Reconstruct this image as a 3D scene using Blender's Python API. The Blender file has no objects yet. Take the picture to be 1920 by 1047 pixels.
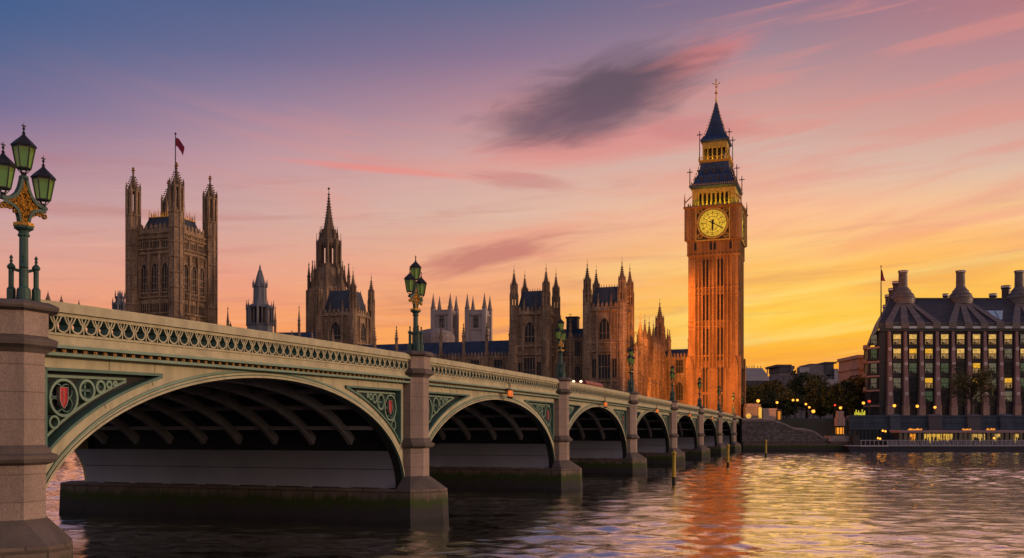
import bpy, math, random
import numpy as np
from mathutils import Vector, Matrix
R = math.radians
S = bpy.context.scene
COL = S.collection
PI = math.pi
# ------------------------------------------------------------------ camera
F, H, YH = 1800.0, 5.4, 808.0          # focal length in photo pixels, eye height over the water, horizon row
cam = bpy.data.cameras.new('camera')
cam.sensor_width = 36
cam.lens = 36 * F / 1920
cam.shift_y = (YH - 523.5) / 1920
cam.clip_start = 0.2
cam.clip_end = 20000
camo = bpy.data.objects.new('camera', cam)
camo.location = (0, 0, H)
camo.rotation_euler = (PI / 2, 0, 0)
COL.objects.link(camo)
S.camera = camo
S.view_settings.view_transform = 'Standard'
S.view_settings.look = 'None'
S.view_settings.exposure = 0
S.view_settings.gamma = 1
S.cycles.use_denoising = True
S.cycles.max_bounces = 6
S.cycles.sample_clamp_indirect = 3.0
S.cycles.caustics_reflective = False
S.cycles.caustics_refractive = False


def at(px, py, Y):
    return Vector(((px - 960) / F * Y, Y, H + (YH - py) / F * Y))


def zz(py, Y):
    return H + (YH - py) / F * Y


def xx(px, Y):
    return (px - 960) / F * Y


def lin(c):
    return tuple(((v / 255) / 12.92 if v / 255 < .04045 else ((v / 255 + .055) / 1.055) ** 2.4) for v in c)


# ------------------------------------------------------------------ node helpers
class NT:
    def __init__(s, nt):
        s.nt = nt

    def n(s, t, **kw):
        x = s.nt.nodes.new(t)
        for k, v in kw.items():
            setattr(x, k, v)
        return x

    def set(s, sock, v):
        if isinstance(v, bpy.types.NodeSocket):
            s.nt.links.new(v, sock)
        elif isinstance(v, (tuple, list)) and len(v) == 3 and sock.type == 'RGBA':
            sock.default_value = (*v, 1)
        else:
            sock.default_value = v

    def m(s, op, a, b=0.0, c=None, clamp=False):
        x = s.n('ShaderNodeMath', operation=op, use_clamp=clamp)
        s.set(x.inputs[0], a)
        s.set(x.inputs[1], b)
        if c is not None:
            s.set(x.inputs[2], c)
        return x.outputs[0]

    def mr(s, v, a, b, c=0.0, d=1.0, smooth=False):
        x = s.n('ShaderNodeMapRange')
        x.interpolation_type = 'SMOOTHSTEP' if smooth else 'LINEAR'
        for i, q in enumerate((v, a, b, c, d)):
            s.set(x.inputs[i], q)
        return x.outputs[0]

    def mix(s, f, a, b, bt='MIX'):
        x = s.n('ShaderNodeMix', data_type='RGBA', blend_type=bt)
        s.set(x.inputs[0], f)
        s.set(x.inputs[6], a)
        s.set(x.inputs[7], b)
        return x.outputs[2]

    def noise(s, vec, scale, detail=4.0, rough=.5, dist=0.0):
        x = s.n('ShaderNodeTexNoise')
        s.set(x.inputs['Vector'], vec)
        x.inputs['Scale'].default_value = scale
        x.inputs['Detail'].default_value = detail
        x.inputs['Roughness'].default_value = rough
        x.inputs['Distortion'].default_value = dist
        return x.outputs['Fac']

    def comb(s, x, y, z):
        c = s.n('ShaderNodeCombineXYZ')
        for i, q in enumerate((x, y, z)):
            s.set(c.inputs[i], q)
        return c.outputs[0]

    def vmul(s, v, sc):
        x = s.n('ShaderNodeVectorMath', operation='MULTIPLY')
        s.set(x.inputs[0], v)
        x.inputs[1].default_value = sc
        return x.outputs[0]

    def ramp(s, f, stops, interp='LINEAR'):
        x = s.n('ShaderNodeValToRGB')
        x.color_ramp.interpolation = interp
        e = x.color_ramp.elements
        while len(e) < len(stops):
            e.new(.5)
        for q, (p, c) in zip(e, stops):
            q.position = p
            q.color = (*c, 1)
        s.set(x.inputs[0], f)
        return x.outputs[0]


# ------------------------------------------------------------------ sky
SUN_AZ, SUN_EL = R(92), R(9)
W = bpy.data.worlds.new('World')
S.world = W
W.use_nodes = True
W.node_tree.nodes.clear()
q = NT(W.node_tree)
dirv = q.n('ShaderNodeTexCoord').outputs['Generated']
sep = q.n('ShaderNodeSeparateXYZ')
q.set(sep.inputs[0], dirv)
az = q.m('MULTIPLY', q.m('ARCTAN2', sep.outputs[0], sep.outputs[1]), 180 / PI)
el = q.m('MULTIPLY', q.m('ARCSINE', sep.outputs[2]), 180 / PI)
elf = q.m('DIVIDE', q.m('MAXIMUM', el, 0.0), 60.0)
ROWS = [0, 100, 200, 300, 400, 500, 600, 700]
COLS = [
    (-28, [(66, 92, 138), (84, 98, 140), (120, 108, 146), (168, 130, 148), (200, 157, 156), (224, 158, 138), (238, 150, 108), (245, 150, 90)]),
    (-15, [(84, 96, 136), (110, 106, 143), (152, 128, 153), (194, 150, 156), (208, 165, 157), (230, 163, 138), (244, 154, 98), (250, 160, 80)]),
    (0, [(100, 103, 137), (138, 114, 142), (186, 138, 146), (212, 166, 158), (222, 182, 162), (241, 172, 128), (253, 166, 86), (255, 172, 58)]),
    (15, [(136, 112, 136), (166, 136, 146), (206, 154, 147), (215, 182, 167), (252, 188, 144), (254, 198, 104), (254, 200, 58), (252, 158, 36)]),
    (28, [(178, 120, 127), (184, 138, 142), (211, 153, 143), (218, 184, 165), (252, 196, 142), (254, 198, 92), (254, 190, 50), (248, 152, 34)]),
]
ZEN = lin((64, 84, 130))


def col_ramp(a, cols, boost=1.0):
    st = []
    for y, c in sorted(zip(ROWS, cols), key=lambda t: -t[0]):
        e = math.degrees(math.atan((YH - y) / F * math.cos(R(a))))
        st.append((e / 60, tuple(v * boost for v in lin(c))))
    st.append((.75, ZEN))
    return q.ramp(elf, st)


sky = col_ramp(*COLS[0])
for (a0, _), (a1, cc) in zip(COLS, COLS[1:]):
    sky = q.mix(q.mr(az, a0, a1), sky, col_ramp(a1, cc))
sunside = q.ramp(elf, [(0, (1.5, .8, .22)), (.1, (1.6, .95, .42)), (.25, (1.3, .78, .55)), (.5, (.6, .42, .45)), (.8, ZEN)])
sky = q.mix(q.mr(az, 30, 62, smooth=True), sky, sunside)
back = q.ramp(elf, [(0, (.60, .43, .37)), (.2, (.58, .43, .41)), (.5, (.42, .35, .44)), (.9, ZEN)])
rightback = q.ramp(elf, [(0, (1.7, 1.05, .68)), (.2, (1.6, 1.05, .82)), (.5, (.75, .53, .57)), (.9, ZEN)])
sky = q.mix(q.mr(az, 85, 115, smooth=True), sky, rightback)
sky = q.mix(q.mr(az, 140, 178, smooth=True), sky, back)
sky = q.mix(q.mr(az, -40, -90, smooth=True), sky, back)
# streaked clouds, laid out on azimuth and elevation
tilt = q.m('ADD', el, q.m('MULTIPLY', az, q.mr(az, -25, 25, .16, -.16)))
sv = q.comb(q.m('MULTIPLY', az, .045), q.m('MULTIPLY', tilt, .42), 0.3)
n1 = q.noise(sv, 1.0, 6, .55, .6)
sv2 = q.comb(q.m('MULTIPLY', az, .08), q.m('MULTIPLY', q.m('SUBTRACT', el, q.m('MULTIPLY', az, .07)), .8), 4.7)
n2 = q.noise(sv2, 1.0, 7, .6, .5)
pink = q.m('MULTIPLY', q.mr(n1, .48, .70, smooth=True), q.mr(el, 21, 14, 0, 1))
pink = q.m('MULTIPLY', pink, q.mr(el, 3, 9))
sky = q.mix(q.m('MULTIPLY', q.m('MULTIPLY', pink, q.mr(az, -22, -8, .25, 1)), .40), sky, lin((238, 142, 122)))
mauve = q.m('MULTIPLY', q.mr(n2, .5, .72, smooth=True), q.m('MULTIPLY', q.mr(el, 2, 6), q.mr(el, 19, 11)))
mauve = q.m('MULTIPLY', mauve, q.mr(az, 30, 5, .35, 1))
sky = q.mix(q.m('MULTIPLY', mauve, .42), sky, lin((186, 112, 108)))
sv3 = q.comb(q.m('MULTIPLY', az, .05), q.m('MULTIPLY', q.m('SUBTRACT', el, q.m('MULTIPLY', az, .12)), .62), 9.1)
n3 = q.noise(sv3, 1.0, 6, .55, .5)
yel = q.m('MULTIPLY', q.mr(n3, .46, .68, smooth=True), q.m('MULTIPLY', q.mr(el, 14, 9), q.mr(az, 2, 12)))
sky = q.mix(q.m('MULTIPLY', yel, .5), sky, lin((255, 228, 130)))
dk = q.m('MULTIPLY', q.mr(n3, .5, .33, smooth=True), q.m('MULTIPLY', q.mr(el, 13, 9), q.mr(az, 2, 12)))
sky = q.mix(q.m('MULTIPLY', dk, .42), sky, lin((253, 166, 58)))


def blob(ca, ce, la, le, ang, seed, f0=1.15, f1=.35, warp=.55):
    da = q.m('SUBTRACT', az, ca)
    de = q.m('SUBTRACT', el, ce)
    c, s = math.cos(R(ang)), math.sin(R(ang))
    u = q.m('DIVIDE', q.m('ADD', q.m('MULTIPLY', da, c), q.m('MULTIPLY', de, s)), la)
    v = q.m('DIVIDE', q.m('SUBTRACT', q.m('MULTIPLY', de, c), q.m('MULTIPLY', da, s)), le)
    r = q.m('SQRT', q.m('ADD', q.m('MULTIPLY', u, u), q.m('MULTIPLY', v, v)))
    nn = q.noise(q.comb(q.m('MULTIPLY', u, 1.0), q.m('MULTIPLY', v, 1.3), seed), 1.5, 8, .55, .7)
    r = q.m('ADD', r, q.m('MULTIPLY', q.m('SUBTRACT', nn, .5), warp * 2))
    return q.mr(r, f0, f1, smooth=True)


sky = q.mix(q.m('MULTIPLY', blob(10.6, 20.8, 4.2, .9, 14, 3.3, 1.3, .2), .7), sky, lin((220, 126, 120)))
sky = q.mix(q.m('MULTIPLY', blob(5.0, 16.6, 8.5, 1.3, 5, 6.1), .55), sky, lin((224, 130, 125)))
sky = q.mix(q.m('MULTIPLY', blob(11.2, 17.2, 4.5, .9, -4, 7.7), .32), sky, lin((190, 105, 112)))
sky = q.mix(q.m('MULTIPLY', blob(5.6, 19.3, 6.2, 2.2, 14, 1.2, 1.3, .25), .95), sky, lin((96, 78, 92)))
sky = q.mix(q.m('MULTIPLY', blob(3.0, 17.9, 5.6, 1.5, 6, 2.9, 1.3, .2), .75), sky, lin((110, 84, 100)))
sky = q.mix(q.m('MULTIPLY', blob(.5, 14.6, 3.6, .6, -6, 5.5), .42), sky, lin((190, 108, 110)))
sky = q.mix(q.m('MULTIPLY', blob(-1.4, 10.3, 5.0, .9, 12, 8.5), .75), sky, lin((190, 112, 104)))
sky = q.mix(q.m('MULTIPLY', blob(-8, 15.1, 7.0, .28, -3, 9.5, 1.1, .2, .3), .6), sky, lin((238, 134, 122)))
fs = q.noise(q.comb(q.m('MULTIPLY', az, .1), q.m('MULTIPLY', q.m('SUBTRACT', el, q.m('MULTIPLY', az, .05)), 1.7), 2.2), 1.0, 8, .65, .4)
sky = q.mix(q.m('MULTIPLY', q.mr(fs, .52, .75, smooth=True), q.m('MULTIPLY', q.mr(el, 17, 7, 0, .26), q.mr(az, 0, 14, 1, .45))), sky, lin((255, 205, 170)))
sky = q.mix(q.m('MULTIPLY', q.mr(fs, .48, .28, smooth=True), q.mr(el, 17, 7, 0, .2)), sky, lin((160, 105, 105)))
us = q.noise(q.comb(q.m('MULTIPLY', az, .07), q.m('MULTIPLY', q.m('SUBTRACT', el, q.m('MULTIPLY', az, .09)), .85), 6.4), 1.0, 6, .55, .5)
sky = q.mix(q.m('MULTIPLY', q.m('MULTIPLY', q.mr(us, .5, .66, smooth=True), q.mr(az, 7, 15, 0, .42)), q.m('MULTIPLY', q.mr(el, 12, 15), q.mr(el, 27, 23))), sky, lin((226, 142, 130)))
ni = q.n('ShaderNodeTexSky', sky_type='NISHITA', sun_disc=False, sun_elevation=SUN_EL, sun_rotation=SUN_AZ)
b1 = q.n('ShaderNodeBackground')
q.set(b1.inputs[0], sky)
b1.inputs[1].default_value = 1.0
b2 = q.n('ShaderNodeBackground')
q.set(b2.inputs[0], ni.outputs[0])
b2.inputs[1].default_value = .006
ad = q.n('ShaderNodeAddShader')
q.set(ad.inputs[0], b1.outputs[0])
q.set(ad.inputs[1], b2.outputs[0])
q.set(q.n('ShaderNodeOutputWorld').inputs[0], ad.outputs[0])

sun = bpy.data.lights.new('sun', 'SUN')
sun.energy = 1.7
sun.angle = R(4)
sun.color = (1.0, .62, .40)
suno = bpy.data.objects.new('sun', sun)
sd = Vector((math.sin(SUN_AZ) * math.cos(SUN_EL), math.cos(SUN_AZ) * math.cos(SUN_EL), math.sin(SUN_EL)))
suno.rotation_euler = (-sd).to_track_quat('-Z', 'Y').to_euler()
suno.location = (200, 100, 80)
COL.objects.link(suno)


# ------------------------------------------------------------------ materials
def mat(name, c1, c2=None, rough=.8, scale=1.0, stretch=(1, 1, 1), metal=0.0, bump=.15, fine=None, emit=None, es=0.0, spec=.3, bricks=None, lo=.35, hi=.65):
    m = bpy.data.materials.new(name)
    m.use_nodes = True
    nt = NT(m.node_tree)
    b = m.node_tree.nodes['Principled BSDF']
    b.inputs['Roughness'].default_value = rough
    b.inputs['Metallic'].default_value = metal
    b.inputs['Specular IOR Level'].default_value = spec
    pos = nt.n('ShaderNodeNewGeometry').outputs['Position']
    v = nt.vmul(pos, stretch)
    c2 = c2 or tuple(x * .7 for x in c1)
    n = nt.noise(v, scale, 6, .6, .3)
    col = nt.mix(nt.mr(n, lo, hi), c1, c2)
    if fine:
        n2 = nt.noise(pos, fine[0], 3, .7)
        col = nt.mix(nt.mr(n2, .35, .65, 0, fine[1]), col, fine[2])
    if bricks:
        sp = nt.n('ShaderNodeSeparateXYZ')
        nt.set(sp.inputs[0], pos)
        br = nt.n('ShaderNodeTexBrick')
        nt.set(br.inputs['Vector'], nt.comb(nt.m('ADD', sp.outputs[0], nt.m('MULTIPLY', sp.outputs[1], .83)), sp.outputs[2], 0))
        br.inputs['Scale'].default_value = 1.0
        br.inputs['Brick Width'].default_value = bricks[0]
        br.inputs['Row Height'].default_value = bricks[1]
        br.inputs['Mortar Size'].default_value = bricks[2]
        br.inputs['Color1'].default_value = (1, 1, 1, 1)
        br.inputs['Color2'].default_value = (bricks[4],) * 3 + (1,)
        br.inputs['Mortar'].default_value = (bricks[3],) * 3 + (1,)
        col = nt.mix(1.0, col, br.outputs['Color'], 'MULTIPLY')
    nt.set(b.inputs['Base Color'], col)
    if bump:
        bp = nt.n('ShaderNodeBump')
        bp.inputs['Strength'].default_value = bump
        bp.inputs['Distance'].default_value = .1
        nt.set(bp.inputs['Height'], nt.noise(v, scale * 3, 5, .65))
        nt.set(b.inputs['Normal'], bp.outputs[0])
    if emit:
        e = nt.mix(nt.mr(nt.noise(pos, 1.9, 4, .7), .32, .68), emit, tuple(x * (.32 if es < 2 else .8) for x in emit))
        nt.set(b.inputs['Emission Color'], e)
        b.inputs['Emission Strength'].default_value = es
    return m


# ------------------------------------------------------------------ mesh builder
class MB:
    def __init__(s):
        s.v, s.f, s.mi, s.T = [], [], [], None

    def add(s, vs, fs, m=0):
        o = len(s.v)
        if s.T is not None:
            vs = [s.T @ Vector(p) for p in vs]
        s.v += [tuple(p) for p in vs]
        s.f += [tuple(i + o for i in f) for f in fs]
        s.mi += [m] * len(fs)

    def box(s, x0, x1, y0, y1, z0, z1, m=0):
        s.add([(x0, y0, z0), (x1, y0, z0), (x1, y1, z0), (x0, y1, z0), (x0, y0, z1), (x1, y0, z1), (x1, y1, z1), (x0, y1, z1)],
              [(0, 3, 2, 1), (4, 5, 6, 7), (0, 1, 5, 4), (1, 2, 6, 5), (2, 3, 7, 6), (3, 0, 4, 7)], m)

    def loft(s, rings, m=0, cap=True):
        n = len(rings[0])
        vs = [p for r in rings for p in r]
        fs = []
        for i in range(len(rings) - 1):
            for j in range(n):
                k = (j + 1) % n
                fs.append((i * n + j, i * n + k, (i + 1) * n + k, (i + 1) * n + j))
        if cap:
            fs.append(tuple(reversed(range(n))))
            fs.append(tuple((len(rings) - 1) * n + j for j in range(n)))
        s.add(vs, fs, m)

    def prism(s, poly, z0, z1, m=0):
        s.loft([[(x, y, z0) for x, y in poly], [(x, y, z1) for x, y in poly]], m)

    def plate(s, poly, y0, y1, m=0):         # polygon in x,z thickened along y
        s.loft([[(x, y0, z) for x, z in poly], [(x, y1, z) for x, z in poly]], m)

    def lathe(s, cx, cy, prof, n=8, m=0, rot=None, sq=1.0):
        rot = PI / n if rot is None else rot
        s.loft([[(cx + max(r, .002) * math.cos(rot + 2 * PI * j / n), cy + sq * max(r, .002) * math.sin(rot + 2 * PI * j / n), z) for j in range(n)] for r, z in prof], m)

    def frus(s, cx, cy, z0, w0, z1, w1, m=0, d0=None, d1=None):
        d0 = w0 if d0 is None else d0
        d1 = w1 if d1 is None else d1
        s.loft([[(cx - w, cy - d, z), (cx + w, cy - d, z), (cx + w, cy + d, z), (cx - w, cy + d, z)] for w, d, z in ((w0, d0, z0), (w1, d1, z1))], m)

    def bar(s, p, e, w, d=None, m=0, up=(0, 0, 1)):
        p, e = Vector(p), Vector(e)
        t = (e - p)
        if t.length < 1e-6:
            return
        t.normalize()
        up = Vector(up)
        if abs(t.dot(up)) > .98:
            up = Vector((0, 1, 0))
        a = t.cross(up).normalized() * (w / 2)
        b = a.cross(t).normalized() * ((d or w) / 2)
        s.loft([[c - a - b, c + a - b, c + a + b, c - a + b] for c in (p, e)], m)

    def stroke(s, pts, w, y0, y1, m=0, ms=None, closed=False):   # ribbon of width w in the x,z plane between y0 and y1
        n = len(pts)
        L, Rr = [], []
        for i in range(n):
            a = pts[(i - 1) % n] if (closed or i) else pts[i]
            b = pts[(i + 1) % n] if (closed or i < n - 1) else pts[i]
            tx, tz = b[0] - a[0], b[1] - a[1]
            l = math.hypot(tx, tz) or 1
            nx, nz = -tz / l * w / 2, tx / l * w / 2
            L.append((pts[i][0] + nx, pts[i][1] + nz))
            Rr.append((pts[i][0] - nx, pts[i][1] - nz))
        vs = [(x, y0, z) for x, z in L] + [(x, y0, z) for x, z in Rr] + [(x, y1, z) for x, z in L] + [(x, y1, z) for x, z in Rr]
        ff, fs = [], []
        for i in range(n if closed else n - 1):
            j = (i + 1) % n
            ff.append((i, j, n + j, n + i))
            fs += [(i, 2 * n + i, 2 * n + j, j), (n + i, n + j, 3 * n + j, 3 * n + i)]
        s.add(vs, ff, m)
        o = len(s.v) - len(vs)
        s.f += [tuple(k + o for k in f) for f in fs]
        s.mi += [m if ms is None else ms] * len(fs)

    def tube(s, pts, rs, n=6, m=0):
        rings = []
        for i, p in enumerate(pts):
            p = Vector(p)
            t = (Vector(pts[min(i + 1, len(pts) - 1)]) - Vector(pts[max(i - 1, 0)])).normalized()
            a = t.cross(Vector((.13, .97, .2))).normalized()
            b = t.cross(a)
            r = rs[i] if isinstance(rs, (list, tuple)) else rs
            rings.append([p + a * r * math.cos(2 * PI * j / n) + b * r * math.sin(2 * PI * j / n) for j in range(n)])
        s.loft(rings, m)

    def ball(s, c, r, m=0, n=8, sq=1.0):
        s.lathe(c[0], c[1], [(r * math.sin(PI * i / 6), c[2] - sq * r * math.cos(PI * i / 6)) for i in range(7)], n, m)

    def mesh(s, name, mats):
        me = bpy.data.meshes.new(name)
        me.from_pydata(s.v, [], s.f)
        for mm in (mats if isinstance(mats, (list, tuple)) else [mats]):
            me.materials.append(mm)
        me.polygons.foreach_set('material_index', s.mi)
        me.update()
        return me

    def build(s, name, mats, parent=None, loc=None, rz=0.0):
        return link(name, s.mesh(name, mats), parent, loc, rz)


def link(name, me, parent=None, loc=None, rz=0.0):
    o = bpy.data.objects.new(name, me)
    COL.objects.link(o)
    if parent is not None:
        o.parent = parent
    if loc is not None:
        o.location = loc
    if rz:
        o.rotation_euler = (0, 0, rz)
    return o


def tag(o, label=None, cat=None, group=None, kind=None):
    if label:
        o['label'] = label
    if cat:
        o['category'] = cat
    if group:
        o['group'] = group
    if kind:
        o['kind'] = kind
    return o


def thing(name, label, cat, loc=(0, 0, 0), rz=0.0, group=None):
    o = link(name, None, None, loc, rz)
    return tag(o, label, cat, group)


def copy_tree(o, parent=None):
    c = o.copy()
    COL.objects.link(c)
    c.parent = parent
    for ch in [k for k in S.objects if k.parent is o]:
        copy_tree(ch, c)
    return c


RZ = lambda a: Matrix.Rotation(a, 4, 'Z')
M = {}
M['paint'] = mat('cream_green_paint', (.40, .38, .25), (.20, .185, .125), .6, .9, (1.6, 1.6, .13), bump=.08, fine=(5, .28, (.24, .22, .15)), lo=.42, hi=.8)
M['teal'] = mat('teal_iron_paint', (.085, .165, .135), (.05, .11, .09), .5, .8, bump=.08)
M['tealhi'] = mat('pale_teal_iron_paint', (.17, .26, .20), (.12, .20, .155), .5, .8, bump=.08)
M['dark'] = mat('near_black_iron', (.022, .023, .026), (.012, .012, .014), .75, .6, bump=.2)  # near-black tone for deck underside, arch soffits, panel backs and seams
M['rib'] = mat('grey_rib_paint', (.27, .27, .30), (.19, .19, .21), .65, .5, bump=.1)
M['panel'] = mat('blue_grey_wall_paint', (.30, .32, .40), (.23, .245, .31), .6, .25, (1, 1, .5), bump=.05)
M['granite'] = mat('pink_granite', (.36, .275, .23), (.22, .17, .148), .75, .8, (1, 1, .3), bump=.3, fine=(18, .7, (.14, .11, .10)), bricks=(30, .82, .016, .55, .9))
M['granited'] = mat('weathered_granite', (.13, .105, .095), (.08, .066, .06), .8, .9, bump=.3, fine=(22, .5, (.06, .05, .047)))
M['gold'] = mat('gilding', (.75, .40, .07), (.30, .13, .02), .35, 9, metal=.75, bump=.4)
M['goldb'] = mat('dull_ochre_rosettes', (.42, .22, .06), (.2, .1, .03), .5, 12, metal=.3, bump=.3)
M['red'] = mat('red_enamel_shield', (.42, .012, .025), (.28, .01, .02), .35, 3, bump=.05)
M['silver'] = mat('pale_shield_edge', (.28, .23, .22), (.2, .16, .16), .4, 3, bump=.05)
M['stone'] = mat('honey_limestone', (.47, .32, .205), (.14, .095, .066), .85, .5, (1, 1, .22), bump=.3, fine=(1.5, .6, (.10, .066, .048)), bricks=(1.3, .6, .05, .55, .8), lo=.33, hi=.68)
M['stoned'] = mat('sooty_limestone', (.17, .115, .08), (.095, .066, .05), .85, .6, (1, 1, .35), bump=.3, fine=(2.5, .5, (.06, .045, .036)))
M['pale'] = mat('pale_portland_stone', (.40, .34, .33), (.27, .225, .22), .85, .3, (1, 1, .35), bump=.2, bricks=(1.6, .7, .04, .75, .9))
M['palsh'] = mat('pale_stone_trim', (.22, .185, .18), (.15, .125, .125), .85, .5, bump=.2)
M['slate'] = mat('blue_slate', (.045, .058, .092), (.026, .034, .055), .55, .5, (1, 1, 1), bump=.15, bricks=(.9, .45, .04, .6, .8))
M['lead'] = mat('blue_iron_roof', (.030, .052, .12), (.018, .031, .07), .45, .5, (1, 1, .3), bump=.1)
M['lead2'] = mat('grey_lead', (.14, .15, .18), (.085, .09, .115), .55, .5, (1, 1, .4), bump=.2)
M['glass'] = mat('dark_leaded_glass', (.014, .017, .024), (.008, .01, .014), .5, 3, bump=.2, spec=.2)
M['iron'] = mat('black_iron', (.02, .02, .022), (.012, .012, .013), .5, 3, bump=.05)
M['bronze2'] = mat('brown_roof_ducts', (.17, .14, .135), (.11, .09, .09), .55, .6, (1, 1, 3), bump=.1, bricks=(6, .7, .07, .4, .85))
M['bronze'] = mat('bronze_roof', (.075, .062, .062), (.045, .038, .042), .5, .6, (1, 1, 3), metal=.2, bump=.1, bricks=(6, .55, .05, .5, .85))
M['pier'] = mat('mauve_sandstone', (.28, .165, .16), (.19, .115, .112), .8, .5, (1, 1, .4), bump=.15)
M['bronzed'] = mat('dark_bronze_cladding', (.028, .027, .03), (.018, .017, .02), .5, .8, bump=.05)
M['wallb'] = mat('blue_grey_river_wall', (.060, .088, .13), (.032, .048, .075), .85, .25, (1, 1, .4), bump=.3, fine=(3, .4, (.035, .045, .06)), bricks=(3.2, 1.1, .05, .6, .9))
M['rubble'] = mat('grey_stone_blocks', (.22, .19, .195), (.10, .09, .095), .85, 1.2, bump=.5, bricks=(.9, .42, .06, .35, .6))
M['coping'] = mat('worn_coping_stone', (.25, .215, .205), (.15, .13, .125), .8, .8, bump=.2)
M['algae'] = mat('algae_stained_masonry', (.05, .055, .028), (.022, .024, .016), .8, .5, (1, 1, .7), bump=.4, fine=(3, .5, (.014, .016, .012)))


def tide_mat():
    m = mat('tide_stained_stone', (.17, .13, .105), (.11, .085, .07), .85, 1.0, bump=.3, bricks=(1.5, .62, .05, .5, .8))
    nt = NT(m.node_tree)
    b = m.node_tree.nodes['Principled BSDF']
    old = b.inputs['Base Color'].links[0].from_socket
    pos = nt.n('ShaderNodeNewGeometry').outputs['Position']
    sp = nt.n('ShaderNodeSeparateXYZ')
    nt.set(sp.inputs[0], pos)
    w = nt.m('ADD', sp.outputs[2], nt.m('MULTIPLY', nt.m('SUBTRACT', nt.noise(nt.vmul(pos, (1, 1, .35)), 1.6, 5, .7), .5), 1.3))
    c = nt.mix(nt.mr(w, 1.75, 1.35), old, (.030, .046, .010))
    c = nt.mix(nt.mr(w, 1.15, .75), c, (.034, .032, .034))
    c = nt.mix(nt.mr(w, .4, .1), c, (.02, .021, .022))
    nt.set(b.inputs['Base Color'], c)
    return m


M['tide'] = tide_mat()

# ------------------------------------------------------------------ water, banks, land
def water_mat():
    m = bpy.data.materials.new('river_water')
    m.use_nodes = True
    nt = NT(m.node_tree)
    b = m.node_tree.nodes['Principled BSDF']
    pos = nt.n('ShaderNodeNewGeometry').outputs['Position']
    b.inputs['IOR'].default_value = 1.33
    b.inputs['Roughness'].default_value = .03
    b.inputs['Specular IOR Level'].default_value = .9
    nt.set(b.inputs['Base Color'], nt.mix(nt.noise(pos, .05, 3), (.040, .033, .024), (.055, .044, .033)))
    bp = nt.n('ShaderNodeBump')
    bp.inputs['Strength'].default_value = .6
    bp.inputs['Distance'].default_value = .055
    h = nt.m('ADD', nt.noise(nt.vmul(pos, (.6, 1.5, 1)), 1.6, 5, .62, .5), nt.m('MULTIPLY', nt.noise(nt.vmul(pos, (.55, 1.4, 1)), .40, 3, .5), 3.0))
    nt.set(bp.inputs['Height'], h)
    nt.set(b.inputs['Normal'], bp.outputs[0])
    gl = nt.n('ShaderNodeBsdfGlossy')
    gl.inputs['Roughness'].default_value = .02
    gl.inputs['Color'].default_value = (1, .97, .95, 1)
    nt.set(gl.inputs['Normal'], bp.outputs[0])
    fr = nt.n('ShaderNodeFresnel')
    fr.inputs['IOR'].default_value = 1.33
    nt.set(fr.inputs['Normal'], bp.outputs[0])
    ms = nt.n('ShaderNodeMixShader')
    nt.set(ms.inputs[0], nt.mr(fr.outputs[0], .03, .35, .5, 1.0))
    nt.nt.links.new(b.outputs[0], ms.inputs[1])
    nt.nt.links.new(gl.outputs[0], ms.inputs[2])
    out = [x for x in nt.nt.nodes if x.type == 'OUTPUT_MATERIAL'][0]
    nt.nt.links.new(ms.outputs[0], out.inputs[0])
    return m


def make_water():
    rng = np.random.default_rng(5)
    ys = np.concatenate([np.linspace(-150, 24, 12), 26 + 234 * np.linspace(0, 1, 560) ** 1.45])
    xs = np.linspace(-1, 1, 460)
    half = np.where(ys < 26, 420, 30 + ys * .62)
    X = xs[None, :] * half[:, None]
    Y = np.repeat(ys[:, None], len(xs), 1)
    Z = np.zeros_like(X)
    for i in range(46):
        wl = 0.7 * (7 / .7) ** rng.random()
        a = rng.normal(1.3, .85)
        k = 2 * np.pi / wl
        amp = .005 * wl ** .7
        ph = rng.random() * 6.28
        warp = .6 * np.sin(.05 * X + ph) + .6 * np.sin(.043 * Y + 2 * ph)
        Z += amp * np.sin(k * (np.cos(a) * X + np.sin(a) * Y) + ph + warp)
    calm = .75 + .35 * np.sin(.031 * X + .05 * Y) * np.sin(.023 * Y - .04 * X + 1)
    Z *= calm
    Z[ys < 20] = 0
    nY, nX = X.shape
    v = np.stack([X, Y, Z], -1).reshape(-1, 3)
    idx = np.arange(nY * nX).reshape(nY, nX)
    f = np.stack([idx[:-1, :-1], idx[:-1, 1:], idx[1:, 1:], idx[1:, :-1]], -1).reshape(-1, 4)
    me = bpy.data.meshes.new('river_water')
    me.vertices.add(len(v))
    me.vertices.foreach_set('co', v.ravel())
    me.loops.add(f.size)
    me.loops.foreach_set('vertex_index', f.ravel())
    me.polygons.add(len(f))
    me.polygons.foreach_set('loop_start', np.arange(0, f.size, 4))
    me.polygons.foreach_set('loop_total', np.full(len(f), 4))
    me.polygons.foreach_set('use_smooth', np.ones(len(f), bool))
    me.materials.append(water_mat())
    me.update()
    me.validate()
    return link('river_water', me)


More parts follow.
